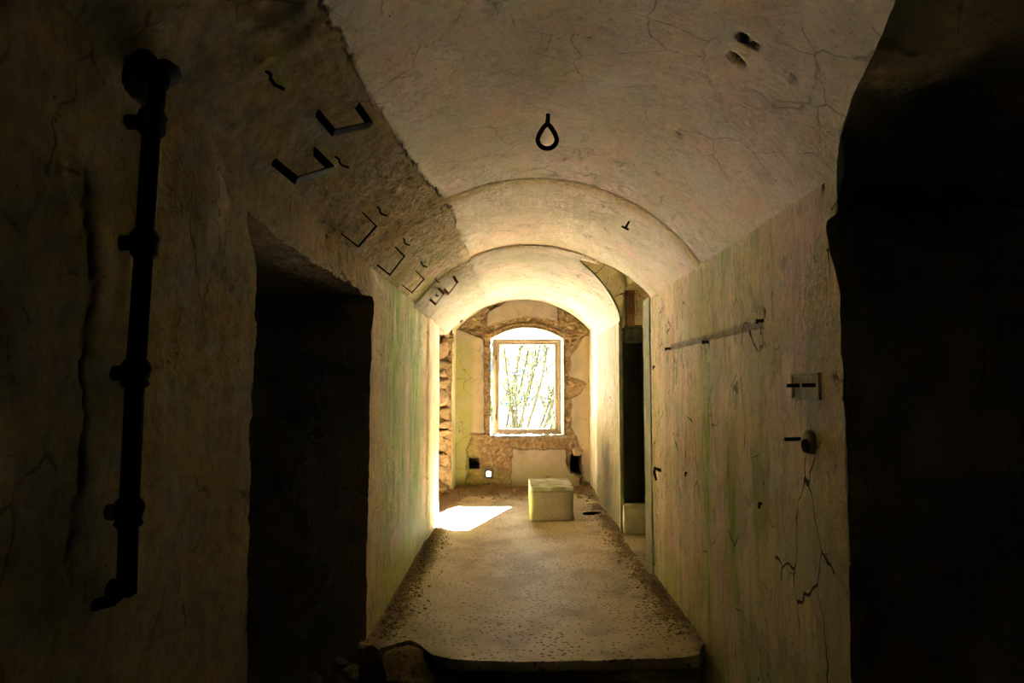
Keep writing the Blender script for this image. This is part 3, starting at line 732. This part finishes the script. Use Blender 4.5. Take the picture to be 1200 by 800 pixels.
def addgrid(us, vs, fn, hole=None):
    global N
    U, W = np.meshgrid(us, vs, indexing='ij'); x, y, z, s_, z_ = fn(U.ravel(), W.ravel())
    i = np.arange(len(us)*len(vs)).reshape(len(us), len(vs)); q = np.stack([i[:-1, :-1], i[1:, :-1], i[1:, 1:], i[:-1, 1:]], -1).reshape(-1, 4)
    if hole is not None:
        CU, CV = np.meshgrid((us[:-1]+us[1:])/2, (vs[:-1]+vs[1:])/2, indexing='ij'); q = q[~hole(CU.ravel(), CV.ravel())]
    V.append(np.stack([x, y, z], 1)); SS.append(s_); ZZ.append(z_); F.append(q+N); N += len(x)
xs = lines((XL-.03, XR+.03, .0165)); 
def ff(u, v):
    e = edge_y(u); y = np.where(v < 5.2, e + (v-4.13)*(5.2-e)/(5.2-4.13), v)
    h, s_, z_ = floor_fn_dec(u, y); return u, y, h, s_, z_
sq = .16
xs2 = lines((XL-.03, DR[0]-sq, .0165), (DR[0]-sq, DR[0]+sq, .0165), (DR[0]+sq, XR+.03, .0165))
yv2 = lines((4.13, 5.2, .0165), (5.2, DR[1]-sq, .02), (DR[1]-sq, DR[1]+sq, .0165), (DR[1]+sq, YEND+.05, .02))
addgrid(xs2, yv2, ff, lambda u, v: (np.abs(u-DR[0]) < sq) & (np.abs(v-DR[1]) < sq))
def drain(u, v):                                  # from the square rim to a round one and down
    a = u*2*PI; c, s_ = np.cos(a), np.sin(a); k = sq/np.maximum(np.abs(c), np.abs(s_))
    r = np.where(v < .5, k+(DR[2]-k)*(v/.5), DR[2]+.05*(v-.5)); x = DR[0]+r*c; y = DR[1]+r*s_*1.0
    h, a1, a2 = floor_fn_dec(x, y); z = np.where(v <= .5, h, h-(v-.5)*.9)
    a2[:, 0] = np.where(v > .5, 1, a2[:, 0]*.5); return x, y, z, a1, a2
addgrid(np.linspace(0, 1, 65), np.linspace(0, 1, 15), drain)
addgrid(lines((XR, 1.87, .03)), lines((YA0-.02, YA1+.02, .03)), lambda u, v: (u, v, .012+0*u, np.zeros((len(u), 4)), np.zeros((len(u), 4))))
addgrid(lines((-1.78, XL-.02, .03)), lines((YN0-.02, YN1+.02, .03)), lambda u, v: (u, v, .03+.02*fbm(np.stack([u, v, 0*u], 1), 9, 3, 317), np.zeros((len(u), 4)), np.tile([1., 0, 0, 1], (len(u), 1))))
mesh_np('floor', np.concatenate(V), np.concatenate(F), M['floor'], None, np.concatenate(SS), np.concatenate(ZZ))['kind'] = 'structure'
# bottom of the drain, black to stand in for shade
bm = bmesh.new(); bmesh.ops.create_circle(bm, cap_ends=True, radius=.16, segments=32); bmesh.ops.translate(bm, vec=(DR[0], DR[1], -.43), verts=bm.verts)
drain_o = from_bm('drain_bottom', bm, M['black_iron']); struct(drain_o)
bm = bmesh.new(); tube(bm, [(DR[0], DR[1], -.42), (DR[0], DR[1], float(floor_h(np.array([DR[0]]), np.array([DR[1]-.12]))[0][0])-.004)], DR[2]-.004, 40, caps=False)
struct(from_bm('drain_sleeve', bm, M['black_iron'], True))  # black sleeve added so the lit inside of the hole looks dark
# slab edge and the earth face under it
V, F, SS, ZZ, N = [], [], [], [], 0
def face(u, v):
    e = edge_y(u); p = np.stack([u, 0*u, v], 1)
    slab = v > -.065
    y = e - .004 + np.where(slab, .006*fbm(p, 20, 3, 321), .05+.05*fbm(p, 6, 4, 323)+.02*fbm(p, 20, 3, 325)) 
    h, s_, z_ = floor_fn_dec(u, e); z = np.where(v > -.001, h, v)
    z_[:, 0] = np.where(slab, .3, 1); return u, y, z, s_*0, z_
addgrid(xs, lines((-.50, -.068, .02), (-.068, -.062, .006), (-.062, 0, .012)), face)
mesh_np('trim_2', np.concatenate(V), np.concatenate(F), M['floor'], None, np.concatenate(SS), np.concatenate(ZZ))['kind'] = 'structure'
V, F, SS, ZZ, N = [], [], [], [], 0
def low(u, v):
    p = np.stack([u, v, 0*u], 1); return u, v, -.38+.05*fbm(p, 1.5, 4, 331)+.02*fbm(p, 12, 3, 333), np.zeros((len(u), 4)), np.tile([.9, 0, 0, 1], (len(u), 1))
addgrid(lines((-3.5, 3.7, .05)), lines((-3.3, 2.5, .1), (2.5, 4.6, .03)), low)
mesh_np('floor_lower', np.concatenate(V), np.concatenate(F), M['soil'], None, np.concatenate(SS), np.concatenate(ZZ))['kind'] = 'structure'
S = Sheet()
S.add(lines((-1.2, 1.4, .1)), lines((-.5, 3.0, .1)), lambda u, v: np.stack([u, np.full_like(u, -3.2), v]), 'dark')
struct(S.build('wall_near', M['dark']))

# ================================================================== THE WINDOW
win = empty('window_1', (.215, 11.04, .86)); win['kind'] = 'structure'
def wpart(name, lo, hi, mat, bev=.004):
    bm = bmesh.new(); box(bm, lo, hi, bev); o = from_bm(name, bm, mat); return part(o, win)
fx0, fx1, fz0, fz1, fy0, fy1 = -.352, .748, .872, 2.392, 10.99, 11.06
wpart('frame_jamb', (fx0, fy0, fz0), (fx0+.05, fy1, fz1), M['frame']); wpart('frame_jamb', (fx1-.05, fy0, fz0), (fx1, fy1, fz1), M['frame'])
wpart('frame_head', (fx0, fy0-.003, fz1-.045), (fx1, fy1+.003, fz1), M['frame']); wpart('frame_rail', (fx0, fy0-.003, fz0), (fx1, fy1+.003, fz0+.035), M['frame'])
sx0, sx1, sz0, sz1, sy0, sy1 = -.312, .716, .895, 2.358, 11.025, 11.085
wpart('sash_stile', (sx0, sy0, sz0), (sx0+.068, sy1, sz1), M['sash']); wpart('sash_stile', (sx1-.066, sy0, sz0), (sx1, sy1, sz1), M['sash'])
wpart('sash_rail', (sx0, sy0-.003, sz1-.05), (sx1, sy1+.003, sz1), M['sash']); wpart('sash_rail', (sx0, sy0-.003, sz0), (sx1, sy1+.003, sz0+.06), M['sash'])
for z in (1.15, 2.1):
    bm = bmesh.new(); tube(bm, [(fx0+.052, fy0-.006, z-.04), (fx0+.052, fy0-.006, z+.04)], .009, 8); part(from_bm('hinge', bm, M['iron']), win)
S = Sheet()
S.add(lines((-.40, .83, .012)), np.linspace(0, 1, 14), lambda u, v: np.stack([u, np.select([v < .3, v < .75], [YEND-.03+0*v, YEND-.03+(v-.3)/.45*.03], YEND+(v-.75)/.25*.14), np.select([v < .3, v < .75], [WZ0-.035+v/.3*.035, WZ0+.004+0*v], WZ0+.004-.0*v)]), 'smooth')
sill = S.build('sill', M['white']); part(sill, win)

# ================================================================== THINGS
# block on the floor
BL = Vector((.452, 8.355+.44, 0))
t = tag(empty('stone_block', BL), 'low mossy concrete block standing on the corridor floor before the window', 'block')
def block_bm(z0, z1, x=.265, y=.42, bev=.014, seed=1, amp=.006):
    bm = bmesh.new(); box(bm, (-x, -y, z0), (x, y, z1)); bmesh.ops.subdivide_edges(bm, edges=bm.edges[:], cuts=14, use_grid_fill=True)
    v = np.array([w.co for w in bm.verts]); k = np.minimum.reduce([np.abs(x-np.abs(v[:, 0])), np.abs(y-np.abs(v[:, 1]))])
    d = np.stack([fbm(v+seed, 6, 4, 401), fbm(v+seed, 6, 4, 402), fbm(v+seed, 6, 4, 403)], 1)*amp*2
    for i, w in enumerate(bm.verts):
        e = sum(1 for kk, L in ((0, x), (1, y)) if abs(abs(w.co[kk])-L) < 1e-4) + (1 if abs(w.co.z-z1) < 1e-4 else 0)
        s_ = .985 if e >= 2 else 1
        w.co = Vector((w.co.x*s_, w.co.y*s_, w.co.z)) + Vector(d[i])
    return bm
o = from_bm('body', block_bm(-.005, .362), M['block'], True); o.parent = t
o = from_bm('top_slab', block_bm(.358, .402, .262, .417, seed=5, amp=.008), M['blocktop'], True); o.parent = t

# ring hook in the crown of the vault
t = tag(empty('ring_hook', (.157, 3.2, 2.92)), 'black iron eye ring hanging from the crown of the vault', 'hook')
bm = bmesh.new(); ring = []
for k in range(40):
    a = 2*PI*k/40; r = .046; px = r*math.sin(a); pz = -r*math.cos(a)
    if pz > 0: px *= (1-pz/.05*.45); pz *= 1.55
    ring.append((px, 0, -.128+pz))
tube(bm, ring, .0115, 12, closed=True); o = from_bm('ring', bm, M['black_iron'], True); o.parent = t
bm = bmesh.new(); tube(bm, [(0, 0, -.056), (.002, 0, -.04), (.004, 0, -.02), (.004, 0, .05)], [.013, .011, .0105, .0105], 10); o = from_bm('stem', bm, M['iron'], True); o.parent = t

# bent flat iron brackets of the rough strip
BR = [((-0.802, 2.459, 2.363),(-0.716, 2.622, 2.458),.034,'wide flat iron bracket with rusty arms, nearest on the left haunch'),
      ((-0.65, 2.395, 2.518),(-0.546, 2.523, 2.597),.032,'flat iron bracket on the left haunch, higher of the two near ones'),
      ((-0.82, 3.538, 2.342),(-0.725, 3.53, 2.449),.016,'thin iron bracket above the far end of the left doorway'),
      ((-0.818, 4.44, 2.344),(-0.716, 4.389, 2.458),.014,'thin iron bracket just past the left doorway, over the green streaked wall'),
      ((-0.81, 5.358, 2.354),(-0.714, 5.34, 2.46),.014,'thin iron bracket over the middle of the green streaked wall'),
      ((-0.762, 6.585, 2.41),(-0.673, 6.441, 2.498),.026,'reddish rusty bracket, lower of the far pair on the left haunch'),
      ((-0.646, 6.668, 2.522),(-0.542, 6.414, 2.6),.026,'reddish rusty bracket, upper of the far pair on the left haunch')]
for k, (a, b, w, lab) in enumerate(BR):
    a, b = Vector(a), Vector(b); na, nb = vault_n(a), vault_n(b); c = (a+b)/2; root = c - vault_n(c)*.115
    t = tag(empty('iron_bracket', root), lab, 'bracket', 'iron brackets on the left haunch')
    mt = M['black_iron'] if k < 5 else M['rust']; th = .007
    nc = vault_n(c)
    bm = bmesh.new(); bar(bm, a, b, w, th, nc); bm2 = from_bm('cross_bar', bm, mt); part(bm2, t)
    for p, n_ in ((a, na), (b, nb)):
        bm = bmesh.new(); s = (b-a).normalized(); bar(bm, p + nc*.0035, p - n_*.13, w, th, s); part(from_bm('arm', bm, mt), t)
part_b = None
# bent nails beside them
HK = [((-.764,2.001,2.571),(-.741,2.078,2.545),.006,'longest bent nail, on the dark rough plaster above the left pipe'),
      ((-.758,2.796,2.577),(-.730,2.873,2.555),.005,'bent nail between the two near flat brackets on the left haunch'),
      ((-.748,3.613,2.585),(-.725,3.710,2.559),.005,'bent nail above the thin bracket over the left doorway'),
      ((-.742,4.404,2.591),(-.720,4.515,2.564),.005,'bent nail just past the left doorway on the haunch'),
      ((-.740,5.180,2.593),(-.713,5.380,2.570),.006,'bent nail above the green streaked wall on the haunch'),
      ((-.722,6.022,2.608),(-.705,6.212,2.577),.006,'far bent nail a little before the pair of rusty brackets'),
      ((-.779,6.508,2.557),(-.773,6.675,2.514),.009,'short dark peg touching the lower rusty bracket')]
for a, b, r, lab in HK:
    a, b = Vector(a), Vector(b); n_ = vault_n(a); bm = bmesh.new(); m_ = a.lerp(b, .45)
    sv = Vector((.005, .007, .004)); tube(bm, [a-n_*.05, a+n_*.012, a.lerp(b, .2)+n_*.018+sv*.6, m_+n_*.012-sv*.7, a.lerp(b, .75)+n_*.014-sv*.9, b+n_*.006+sv*.5, b+n_*.016+sv*1.3], r, 8)
    tag(from_bm('bent_nail', bm, M['black_iron'], True, a), lab, 'nail', 'bent nails on the left haunch')
# small ironwork on the right
t_ = vault_pt(.788, 4.64); n_ = vault_n(t_)
bm = bmesh.new(); tube(bm, [t_-n_*.03, t_+n_*.05], .007, 8); tube(bm, [t_+n_*.05+Vector((-.025, 0, .012)), t_+n_*.05+Vector((.022, 0, -.012))], .007, 8)
tag(from_bm('ceiling_nail', bm, M['iron'], False, t_), 'small iron nail with a cross head in the right side of the vault', 'nail')
for (y, z), lab in (((3.25, 1.925), 'near iron spike at the end of the faded rail mark'), ((4.188, 1.888), 'middle iron spike of the faded rail mark, by the green streak'), ((5.226, 1.907), 'far iron spike at the end of the faded rail mark')):
    bm = bmesh.new(); tube(bm, [(XR+.04, y, z), (XR-.03, y, z-.004)], [.009, .007], 8); tube(bm, [(XR-.03, y, z+.004), (XR-.034, y, z-.016)], .007, 8)
    tag(from_bm('wall_spike', bm, M['iron'], False, (XR, y, z)), lab, 'spike', 'spikes of the removed rail')
bm = bmesh.new(); tube(bm, [(XR+.04, 5.6, .93), (XR-.02, 5.6, .94), (XR-.05, 5.6, .955), (XR-.06, 5.59, .92), (XR-.045, 5.58, .86)], [.012, .014, .014, .012, .008], 8)
tag(from_bm('wall_hook', bm, M['iron'], True, (XR, 5.6, .93)), 'bent black iron hook low on the right wall before the alcove', 'hook')
for (y, z), lab in (((5.80, 1.784), 'small rust nail beside the near edge of the alcove'), ((3.333, 1.047), 'small dark nail in the peeling plaster of the right wall'), ((4.75, 1.02), 'small rust nail low on the right wall beyond the green streak')):
    bm = bmesh.new(); tube(bm, [(XR+.03, y, z), (XR-.014, y, z)], .006, 8); tube(bm, [(XR-.012, y, z+.008), (XR-.016, y, z-.022)], .006, 8)
    tag(from_bm('wall_nail', bm, M['iron'], False, (XR, y, z)), lab, 'nail')
# sunk box and pins
t = tag(empty('junction_box', (XR, 2.79, 1.61)), 'square plate sunk in the right wall with two iron pins', 'box')
y0, y1, z0, z1 = 2.66, 2.925, 1.555, 1.662
M['plate'] = simple('grimy_plate', (.42, .36, .21), (.28, .23, .13), 22, .8, .004)
def bpart(name, bm, mat, sm=False): return part(from_bm(name, bm, mat, sm), t)
bm = bmesh.new(); box(bm, (XR-.006, y0+.01, z0+.008), (XR+.01, y1-.01, z1-.008), .003); bpart('back_plate', bm, M['plate'])
bm = bmesh.new()
for lo, hi in (((y0, z0), (y1, z0+.01)), ((y0, z1-.01), (y1, z1)), ((y0, z0), (y0+.014, z1)), ((y1-.014, z0), (y1, z1))):
    box(bm, (XR-.012, lo[0], lo[1]), (XR+.01, hi[0], hi[1]), .002)
bpart('rim', bm, M['plate'])
for y in (2.852, 2.70):
    bm = bmesh.new(); tube(bm, [(XR+.01, y, 1.613), (XR-.055, y, 1.612)], .008, 10); bpart('pin', bm, M['black_iron'], True)
t = tag(empty('broken_fitting', (XR, 2.79, 1.385)), 'rusty round boss and iron pin below the sunk square plate', 'fitting')
bm = bmesh.new(); tube(bm, [(XR+.02, 2.77, 1.385), (XR-.014, 2.77, 1.385), (XR-.02, 2.77, 1.385)], [.052, .046, .034], 20); bpart('boss', bm, M['plate'], True)
bm = bmesh.new(); tube(bm, [(XR-.015, 2.765, 1.37), (XR-.03, 2.765, 1.368)], [.03, .026], 14); bpart('socket', bm, M['black_iron'], True)
bm = bmesh.new(); tube(bm, [(XR+.02, 2.88, 1.39), (XR-.06, 2.88, 1.388)], .008, 10); bpart('pin', bm, M['black_iron'], True)

# pipe on the near left wall
t = tag(empty('wall_pipe', (-.87, 1.57, 1.15)), 'black iron pipe clamped upright on the near left wall', 'pipe')
PX = -.872
pl = [(PX, 1.566, 1.14), (PX, 1.563, 1.321), (PX, 1.569, 1.635), (PX, 1.585, 1.941), (PX, 1.598, 2.192), (PX, 1.622, 2.36)]
bm = bmesh.new(); tube(bm, pl, .021, 16); bpart('tube', bm, M['black_iron'], True)
for y, z in ((1.563, 1.321), (1.569, 1.635), (1.585, 1.941), (1.60, 2.24)):
    bm = bmesh.new(); tube(bm, [(PX, y, z-.034), (PX, y, z-.026), (PX, y, z-.012), (PX, y, z+.010), (PX, y, z+.022), (PX, y, z+.032)], [.023, .031, .027, .034, .030, .023], 16); bpart('collar', bm, M['black_iron'], True)
    bm = bmesh.new(); tube(bm, [(PX-.01, y, z), (-.97, y, z)], .018, 10); bar(bm, (PX+.004, y-.046, z), (PX+.004, y+.046, z), .020, .012, (1, 0, 0)); bpart('clamp', bm, M['iron'])
bm = bmesh.new(); tube(bm, [(PX, 1.622, 2.34), (PX-.004, 1.632, 2.375), (PX-.008, 1.66, 2.395), (PX-.012, 1.69, 2.40)], [.024, .027, .03, .032], 16); bpart('elbow', bm, M['black_iron'], True)
bm = bmesh.new(); tube(bm, [(PX, 1.60, 2.36), (-.95, 1.585, 2.44)], [.03, .035], 14); bpart('wall_stub', bm, M['iron'], True)
bm = bmesh.new(); tube(bm, [(PX, 1.56, 1.16), (PX-.015, 1.535, 1.135), (-.95, 1.515, 1.12)], [.019, .014, .012], 12); tube(bm, [(PX, 1.58, 1.15), (-.96, 1.60, 1.14)], [.022, .02], 12); bpart('foot', bm, M['black_iron'], True)

# wooden beam across the side passage on the right
t = bmesh.new(); box(t, (1.255, 2.405, 2.262), (3.55, 2.50, 2.326), .006)
bmesh.ops.subdivide_edges(t, edges=[e for e in t.edges if abs(e.verts[0].co.x-e.verts[1].co.x) > .5], cuts=24)
for v in t.verts: v.co += Vector((0, random.uniform(-.004, .004), random.uniform(-.005, .005)))
tag(from_bm('wooden_beam', t, M['darkwood'], False, (1.26, 2.45, 2.29)), 'dark wooden beam fixed across the right side passage', 'beam')

# alcove: timber post, lintel, base stone
bm = bmesh.new(); box(bm, (1.262, YA1-.07, 2.30), (1.352, YA1+.02, 2.745), .006)
bmesh.ops.subdivide_edges(bm, edges=[e for e in bm.edges if abs(e.verts[0].co.z-e.verts[1].co.z) > .2], cuts=10)
for v in bm.verts: v.co += Vector((random.uniform(-.004, .004), random.uniform(-.003, .003), 0))
tag(from_bm('wooden_post', bm, M['wood'], False, (1.307, YA1-.03, 2.30)), 'short brown timber standing on the black lintel in the right alcove', 'post')
bm = bmesh.new(); box(bm, (1.215, YA1-.11, 2.12), (1.47, YA1+.08, 2.31), .035, 3)
bmesh.ops.subdivide_edges(bm, edges=bm.edges[:], cuts=2, use_grid_fill=True)
for v in bm.verts: v.co += Vector((random.uniform(-.006, .006), random.uniform(-.006, .006), random.uniform(-.008, .008)))
tag(from_bm('stone_lintel', bm, M['soot'], True, (1.34, YA1, 2.12)), 'sooty black lintel stone over the dark chase in the alcove', 'lintel')
bm = bmesh.new(); box(bm, (1.20, YA1-.16, .0), (1.49, YA1-.012, .33), .02, 2)
bmesh.ops.subdivide_edges(bm, edges=bm.edges[:], cuts=2, use_grid_fill=True)
for v in bm.verts: v.co += Vector((random.uniform(-.005, .005), random.uniform(-.005, .005), random.uniform(-.005, .005)))
tag(from_bm('base_stone', bm, M['greystone'], True, (1.34, YA1, 0)), 'grey base stone at the foot of the dark alcove chase', 'stone')
# grey-green rebate at the near edge of the alcove
bm = bmesh.new(); box(bm, (XR-.006, YA0+.02, -.01), (XR+.40, YA0+.34, 2.41), .012, 2); struct(from_bm('trim_3', bm, M['jamb_stone']))
bm = bmesh.new(); box(bm, (XR-.012, YA1-.01, -.01), (XR+.03, YA1+.06, 2.42), .008, 2); struct(from_bm('trim_4', bm, M['jamb_stone']))

# iron pegs in the far wall
for a, b, lab in (((-.653, 2.469), (-.40, 2.455), 'iron strip in the far wall above the left of the window'), ((.884, 2.482), (1.088, 2.482), 'iron strip in the far wall above the right of the window'), ((-.70, .875), (-.47, .872), 'iron strip in the far wall at the left of the sill')):
    bm = bmesh.new(); bar(bm, (a[0], YEND-.015, a[1]), (b[0], YEND-.01, b[1]), .05, .016, (0, 0, 1))
    tag(from_bm('iron_strip', bm, M['rust'], False, (a[0], YEND, a[1])), lab, 'strip')
bm = bmesh.new(); p = Vector((-.80, 9.6, 2.60)); n_ = vault_n(p)
bar(bm, p-n_*.06, p+n_*.09, .045, .03, (0, 1, 0)); tag(from_bm('iron_stub', bm, M['rust'], False, p), 'rusty iron stub at the left foot of the last arch', 'stub')
# hanging lump of plaster over the right hole
bm = rock_bm((.16, .06, .14), 55, 3); bmesh.ops.translate(bm, vec=(.99, YEND-.01, .60), verts=bm.verts)
tag(from_bm('plaster_lump', bm, M['stone2'], True, (.99, YEND, .60)), 'loose plaster lump hanging over the black hole right of the window', 'plaster')

# masonry in the left recess: each stone a part of the wall
rnd = random.Random(3)
z = .10; row = 0
while z < 2.36:
    hgt = rnd.uniform(.10, .24) if z < 1.9 else rnd.uniform(.2, .3); x = -.945 - rnd.uniform(0, .05)
    while x > -1.32:
        wdt = rnd.uniform(.16, .30); bm = rock_bm((wdt*.98, .16, hgt*.98), rnd.randint(0, 9999), 2)
        bmesh.ops.translate(bm, vec=(x-wdt/2, YN1-.015+rnd.uniform(-.02, .02), z+hgt/2), verts=bm.verts)
        o = from_bm('stone', bm, M['stone2'] if rnd.random() < .45 or z > 1.9 else M['stone']); o.parent = recess
        x -= wdt
    z += hgt; row += 1

# broken pieces at the step and rubble in the left passage
def rock(name, loc, size, rz, seed, mat, label, cat='stone', group=None, cuts=3):
    bm = rock_bm(size, seed, cuts); bmesh.ops.rotate(bm, cent=(0, 0, 0), matrix=Matrix.Rotation(rz, 3, 'Z'), verts=bm.verts)
    o = from_bm(name, bm, mat); o.location = loc; return tag(o, label, cat, group)
rock('broken_boulder', (-.62, 4.33, -.13), (.46, .32, .22), .3, 12, M['boulder'], 'tawny boulder under the broken left corner of the corridor slab', 'boulder')
rock('broken_slab', (.78, 4.16, -.10), (.36, .12, .05), .05, 14, M['chunk'], 'flat broken slab piece lodged under the slab edge at right', 'slab')
rock('broken_stone', (-.88, 4.31, -.02), (.10, .13, .12), .8, 16, M['darkstone'], 'dark jagged stone at the corner of doorway and slab', 'stone')
RUB = [(-1.62, 4.13, -.30, .18), (-1.44, 4.26, -.31, .13), (-1.30, 4.16, -.30, .20), (-1.17, 4.28, -.27, .16), (-1.05, 4.22, -.25, .22), (-1.24, 4.32, -.18, .13), (-1.07, 4.33, -.10, .15), (-.98, 4.24, -.10, .12), (-1.50, 4.0, -.33, .15), (-1.15, 4.05, -.33, .14), (-.86, 4.06, -.28, .14), (-1.75, 4.28, -.31, .14)]
RL = ['brown rounded stone at the left end of the doorway rubble', 'small dark stone beside the brown rounded one in the left doorway', 'big dark stone in the middle of the left doorway rubble', 'dark stone right of the big middle one in the left doorway', 'largest dark stone under the broken corner of the slab',
      'dark stone sitting on top of the left doorway heap', 'topmost dark stone leaning on the far doorway jamb', 'dark stone wedged between the jamb and the slab corner', 'flat dark stone out on the lower passage floor at left', 'flat dark stone out on the lower floor in front of the heap', 'dark stone lying below the tawny boulder at the slab corner', 'dark stone deepest inside the left doorway']
for k, (x, y, z, s) in enumerate(RUB):
    rock('rubble_stone', (x, y, z), (s*.88, s*.74, s*.62), k*1.3, 100+k, M['darkstone'] if k else M['chunk'], RL[k], 'stone', 'rubble in the left doorway', 2)

# loose grit: three uncountable spreads
def grit(name, n, place, smin, smax, mat, label, cat='gravel'):
    rg = np.random.default_rng(n)
    base = np.array([(1, 0, -.3), (-.5, .87, -.3), (-.5, -.87, -.3), (.5, .5, .6), (-.6, 0, .7), (.2, -.7, .5)])
    tri = np.array([(0, 1, 3), (1, 2, 4), (2, 0, 5), (3, 1, 4), (4, 2, 5), (5, 0, 3), (3, 4, 5), (0, 2, 1)])
    x, y = place(rg, n); keep = np.hypot(x-DR[0], y-DR[1]) > .14; x, y = x[keep], y[keep]; n = len(x); h, dirt, p_ = floor_h(x, y); s = smin*(smax/smin)**(rg.random(n)**2.2)
    an = rg.random(n)*2*PI; c, sn = np.cos(an), np.sin(an)
    b = base[None]+rg.normal(0, .22, (n, 6, 3)); b *= s[:, None, None]*np.array([1, 1, .75])
    vx = b[..., 0]*c[:, None]-b[..., 1]*sn[:, None]+x[:, None]; vy = b[..., 0]*sn[:, None]+b[..., 1]*c[:, None]+y[:, None]; vz = b[..., 2]+(h+s*.2)[:, None]
    v = np.stack([vx, vy, vz], -1).reshape(-1, 3); f = (tri[None]+6*np.arange(n)[:, None, None]).reshape(-1, 3)
    o = mesh_np(name, v, f, mat, smooth_=False); return tag(o, label, cat, None, 'stuff')
grit('gravel', 4200, lambda r, n: (XL+.03+np.abs(r.normal(0, .085, n)).clip(0, .3), r.uniform(4.45, 9.6, n)), .003, .016, M['gravel'], 'brown grit and crumbs along the foot of the left wall')
def pr(r, n):
    y = r.uniform(4.55, 9.6, n); x = XR-.03-np.abs(r.normal(0, .085, n)).clip(0, .3); return x, y
grit('gravel', 3600, pr, .003, .016, M['gravel'], 'dark grit along the foot of the right wall')
grit('rubble', 3600, lambda r, n: (r.uniform(XL+.02, XR-.03, n), YEND-.06-np.abs(r.normal(0, .36, n)).clip(0, 1.1)), .004, .03, M['earth'], 'orange rubble and crumbs heaped below the window', 'rubble')

# ================================================================== OUTSIDE
bm = bmesh.new(); bmesh.ops.create_grid(bm, x_segments=90, y_segments=90, size=90); bmesh.ops.translate(bm, vec=(0, 30, 0), verts=bm.verts)
v = np.array([w.co for w in bm.verts]); hh = -.62 + .25*fbm(v, .15, 3, 501)*smooth(12.2, 15, v[:, 1]) - .02*(v[:, 1]-12).clip(0, 60)
for w, z in zip(bm.verts, hh): w.co.z = z
struct(from_bm('ground', bm, M['meadow'], True))
def shrub(x, y, stems, height, fan, lean, leaves, label, seed, leafmat, rad=.035, lsize=.05):
    rn = random.Random(seed); gz = -.6 - .02*(y-12)
    t = tag(empty('shrub', (x, y, gz)), label, 'tree', 'trees outside the window'); tips = []
    for k in range(stems):
        a = lean + fan*(k/(max(1, stems-1))-.5)*2 + rn.uniform(-.06, .06); dy = rn.uniform(-.25, .25); L = height*rn.uniform(.75, 1.1)
        bm = bmesh.new(); pts = []; px = rn.uniform(-.12, .12)
        for i in range(8):
            f = i/7; pts.append(Vector((x+px+math.sin(a)*L*f+.06*math.sin(5*f+k), y+dy*f*L*.5, gz+math.cos(a)*L*f)))
        tube(bm, pts, [rad*(1-.8*i/7) for i in range(8)], 7)
        for j in range(7):
            i = rn.randint(3, 6); p = pts[i].lerp(pts[i+1], rn.random()); b = a+rn.uniform(-.7, .7); l = rn.uniform(.3, .9)
            q = [p + Vector((math.sin(b)*l*f, rn.uniform(-.1, .1)*f, math.cos(b)*l*f)) for f in (0, .5, 1)]
            tube(bm, q, [.018, .013, .007], 5); tips += [q[1], q[2], q[1].lerp(q[2], .5)]
        tips += pts[3:]
        part(from_bm('stem', bm, M['bark'], True), t)
    rg = np.random.default_rng(seed); T = np.array([tuple(p) for p in tips]); c = T[rg.integers(0, len(T), leaves)] + rg.normal(0, .15, (leaves, 3))
    d = rg.normal(0, 1, (leaves, 3)); d /= np.linalg.norm(d, axis=1)[:, None]; e = np.cross(d, rg.normal(0, 1, (leaves, 3))); e /= np.linalg.norm(e, axis=1)[:, None]
    s = lsize*rg.uniform(.5, 1.1, leaves)[:, None]; nn = np.cross(d, e)*s*.18
    v = np.stack([c-d*s, c-e*s*.45+nn, c+d*s, c+e*s*.45+nn, c], 1).reshape(-1, 3)
    f = np.concatenate([np.array([(0, 1, 4), (1, 2, 4), (2, 3, 4), (3, 0, 4)])[None]+5*np.arange(leaves)[:, None, None]]).reshape(-1, 3)
    o = mesh_np('foliage', v, f, leafmat, smooth_=False); o['kind'] = 'stuff'; part(o, t)
shrub(.02, 16.0, 9, 3.6, .30, .28, 1000, 'many stemmed shrub fanning up to the right outside the window', 21, M['leaf2'], .068, .05)
shrub(.62, 17.5, 4, 3.4, .16, .42, 500, 'thin pair of slanting stems at the right of the window view', 22, M['leaf2'], .06, .05)
shrub(-.38, 18.0, 5, 4.6, .18, .02, 1800, 'leafy dark green tree at the left of the window view', 23, M['leaf'], .06, .07)
shrub(1.6, 24.0, 6, 5.0, .3, -.1, 1100, 'pale far tree behind the slanting stems', 24, M['leaf2'], .06, .07)
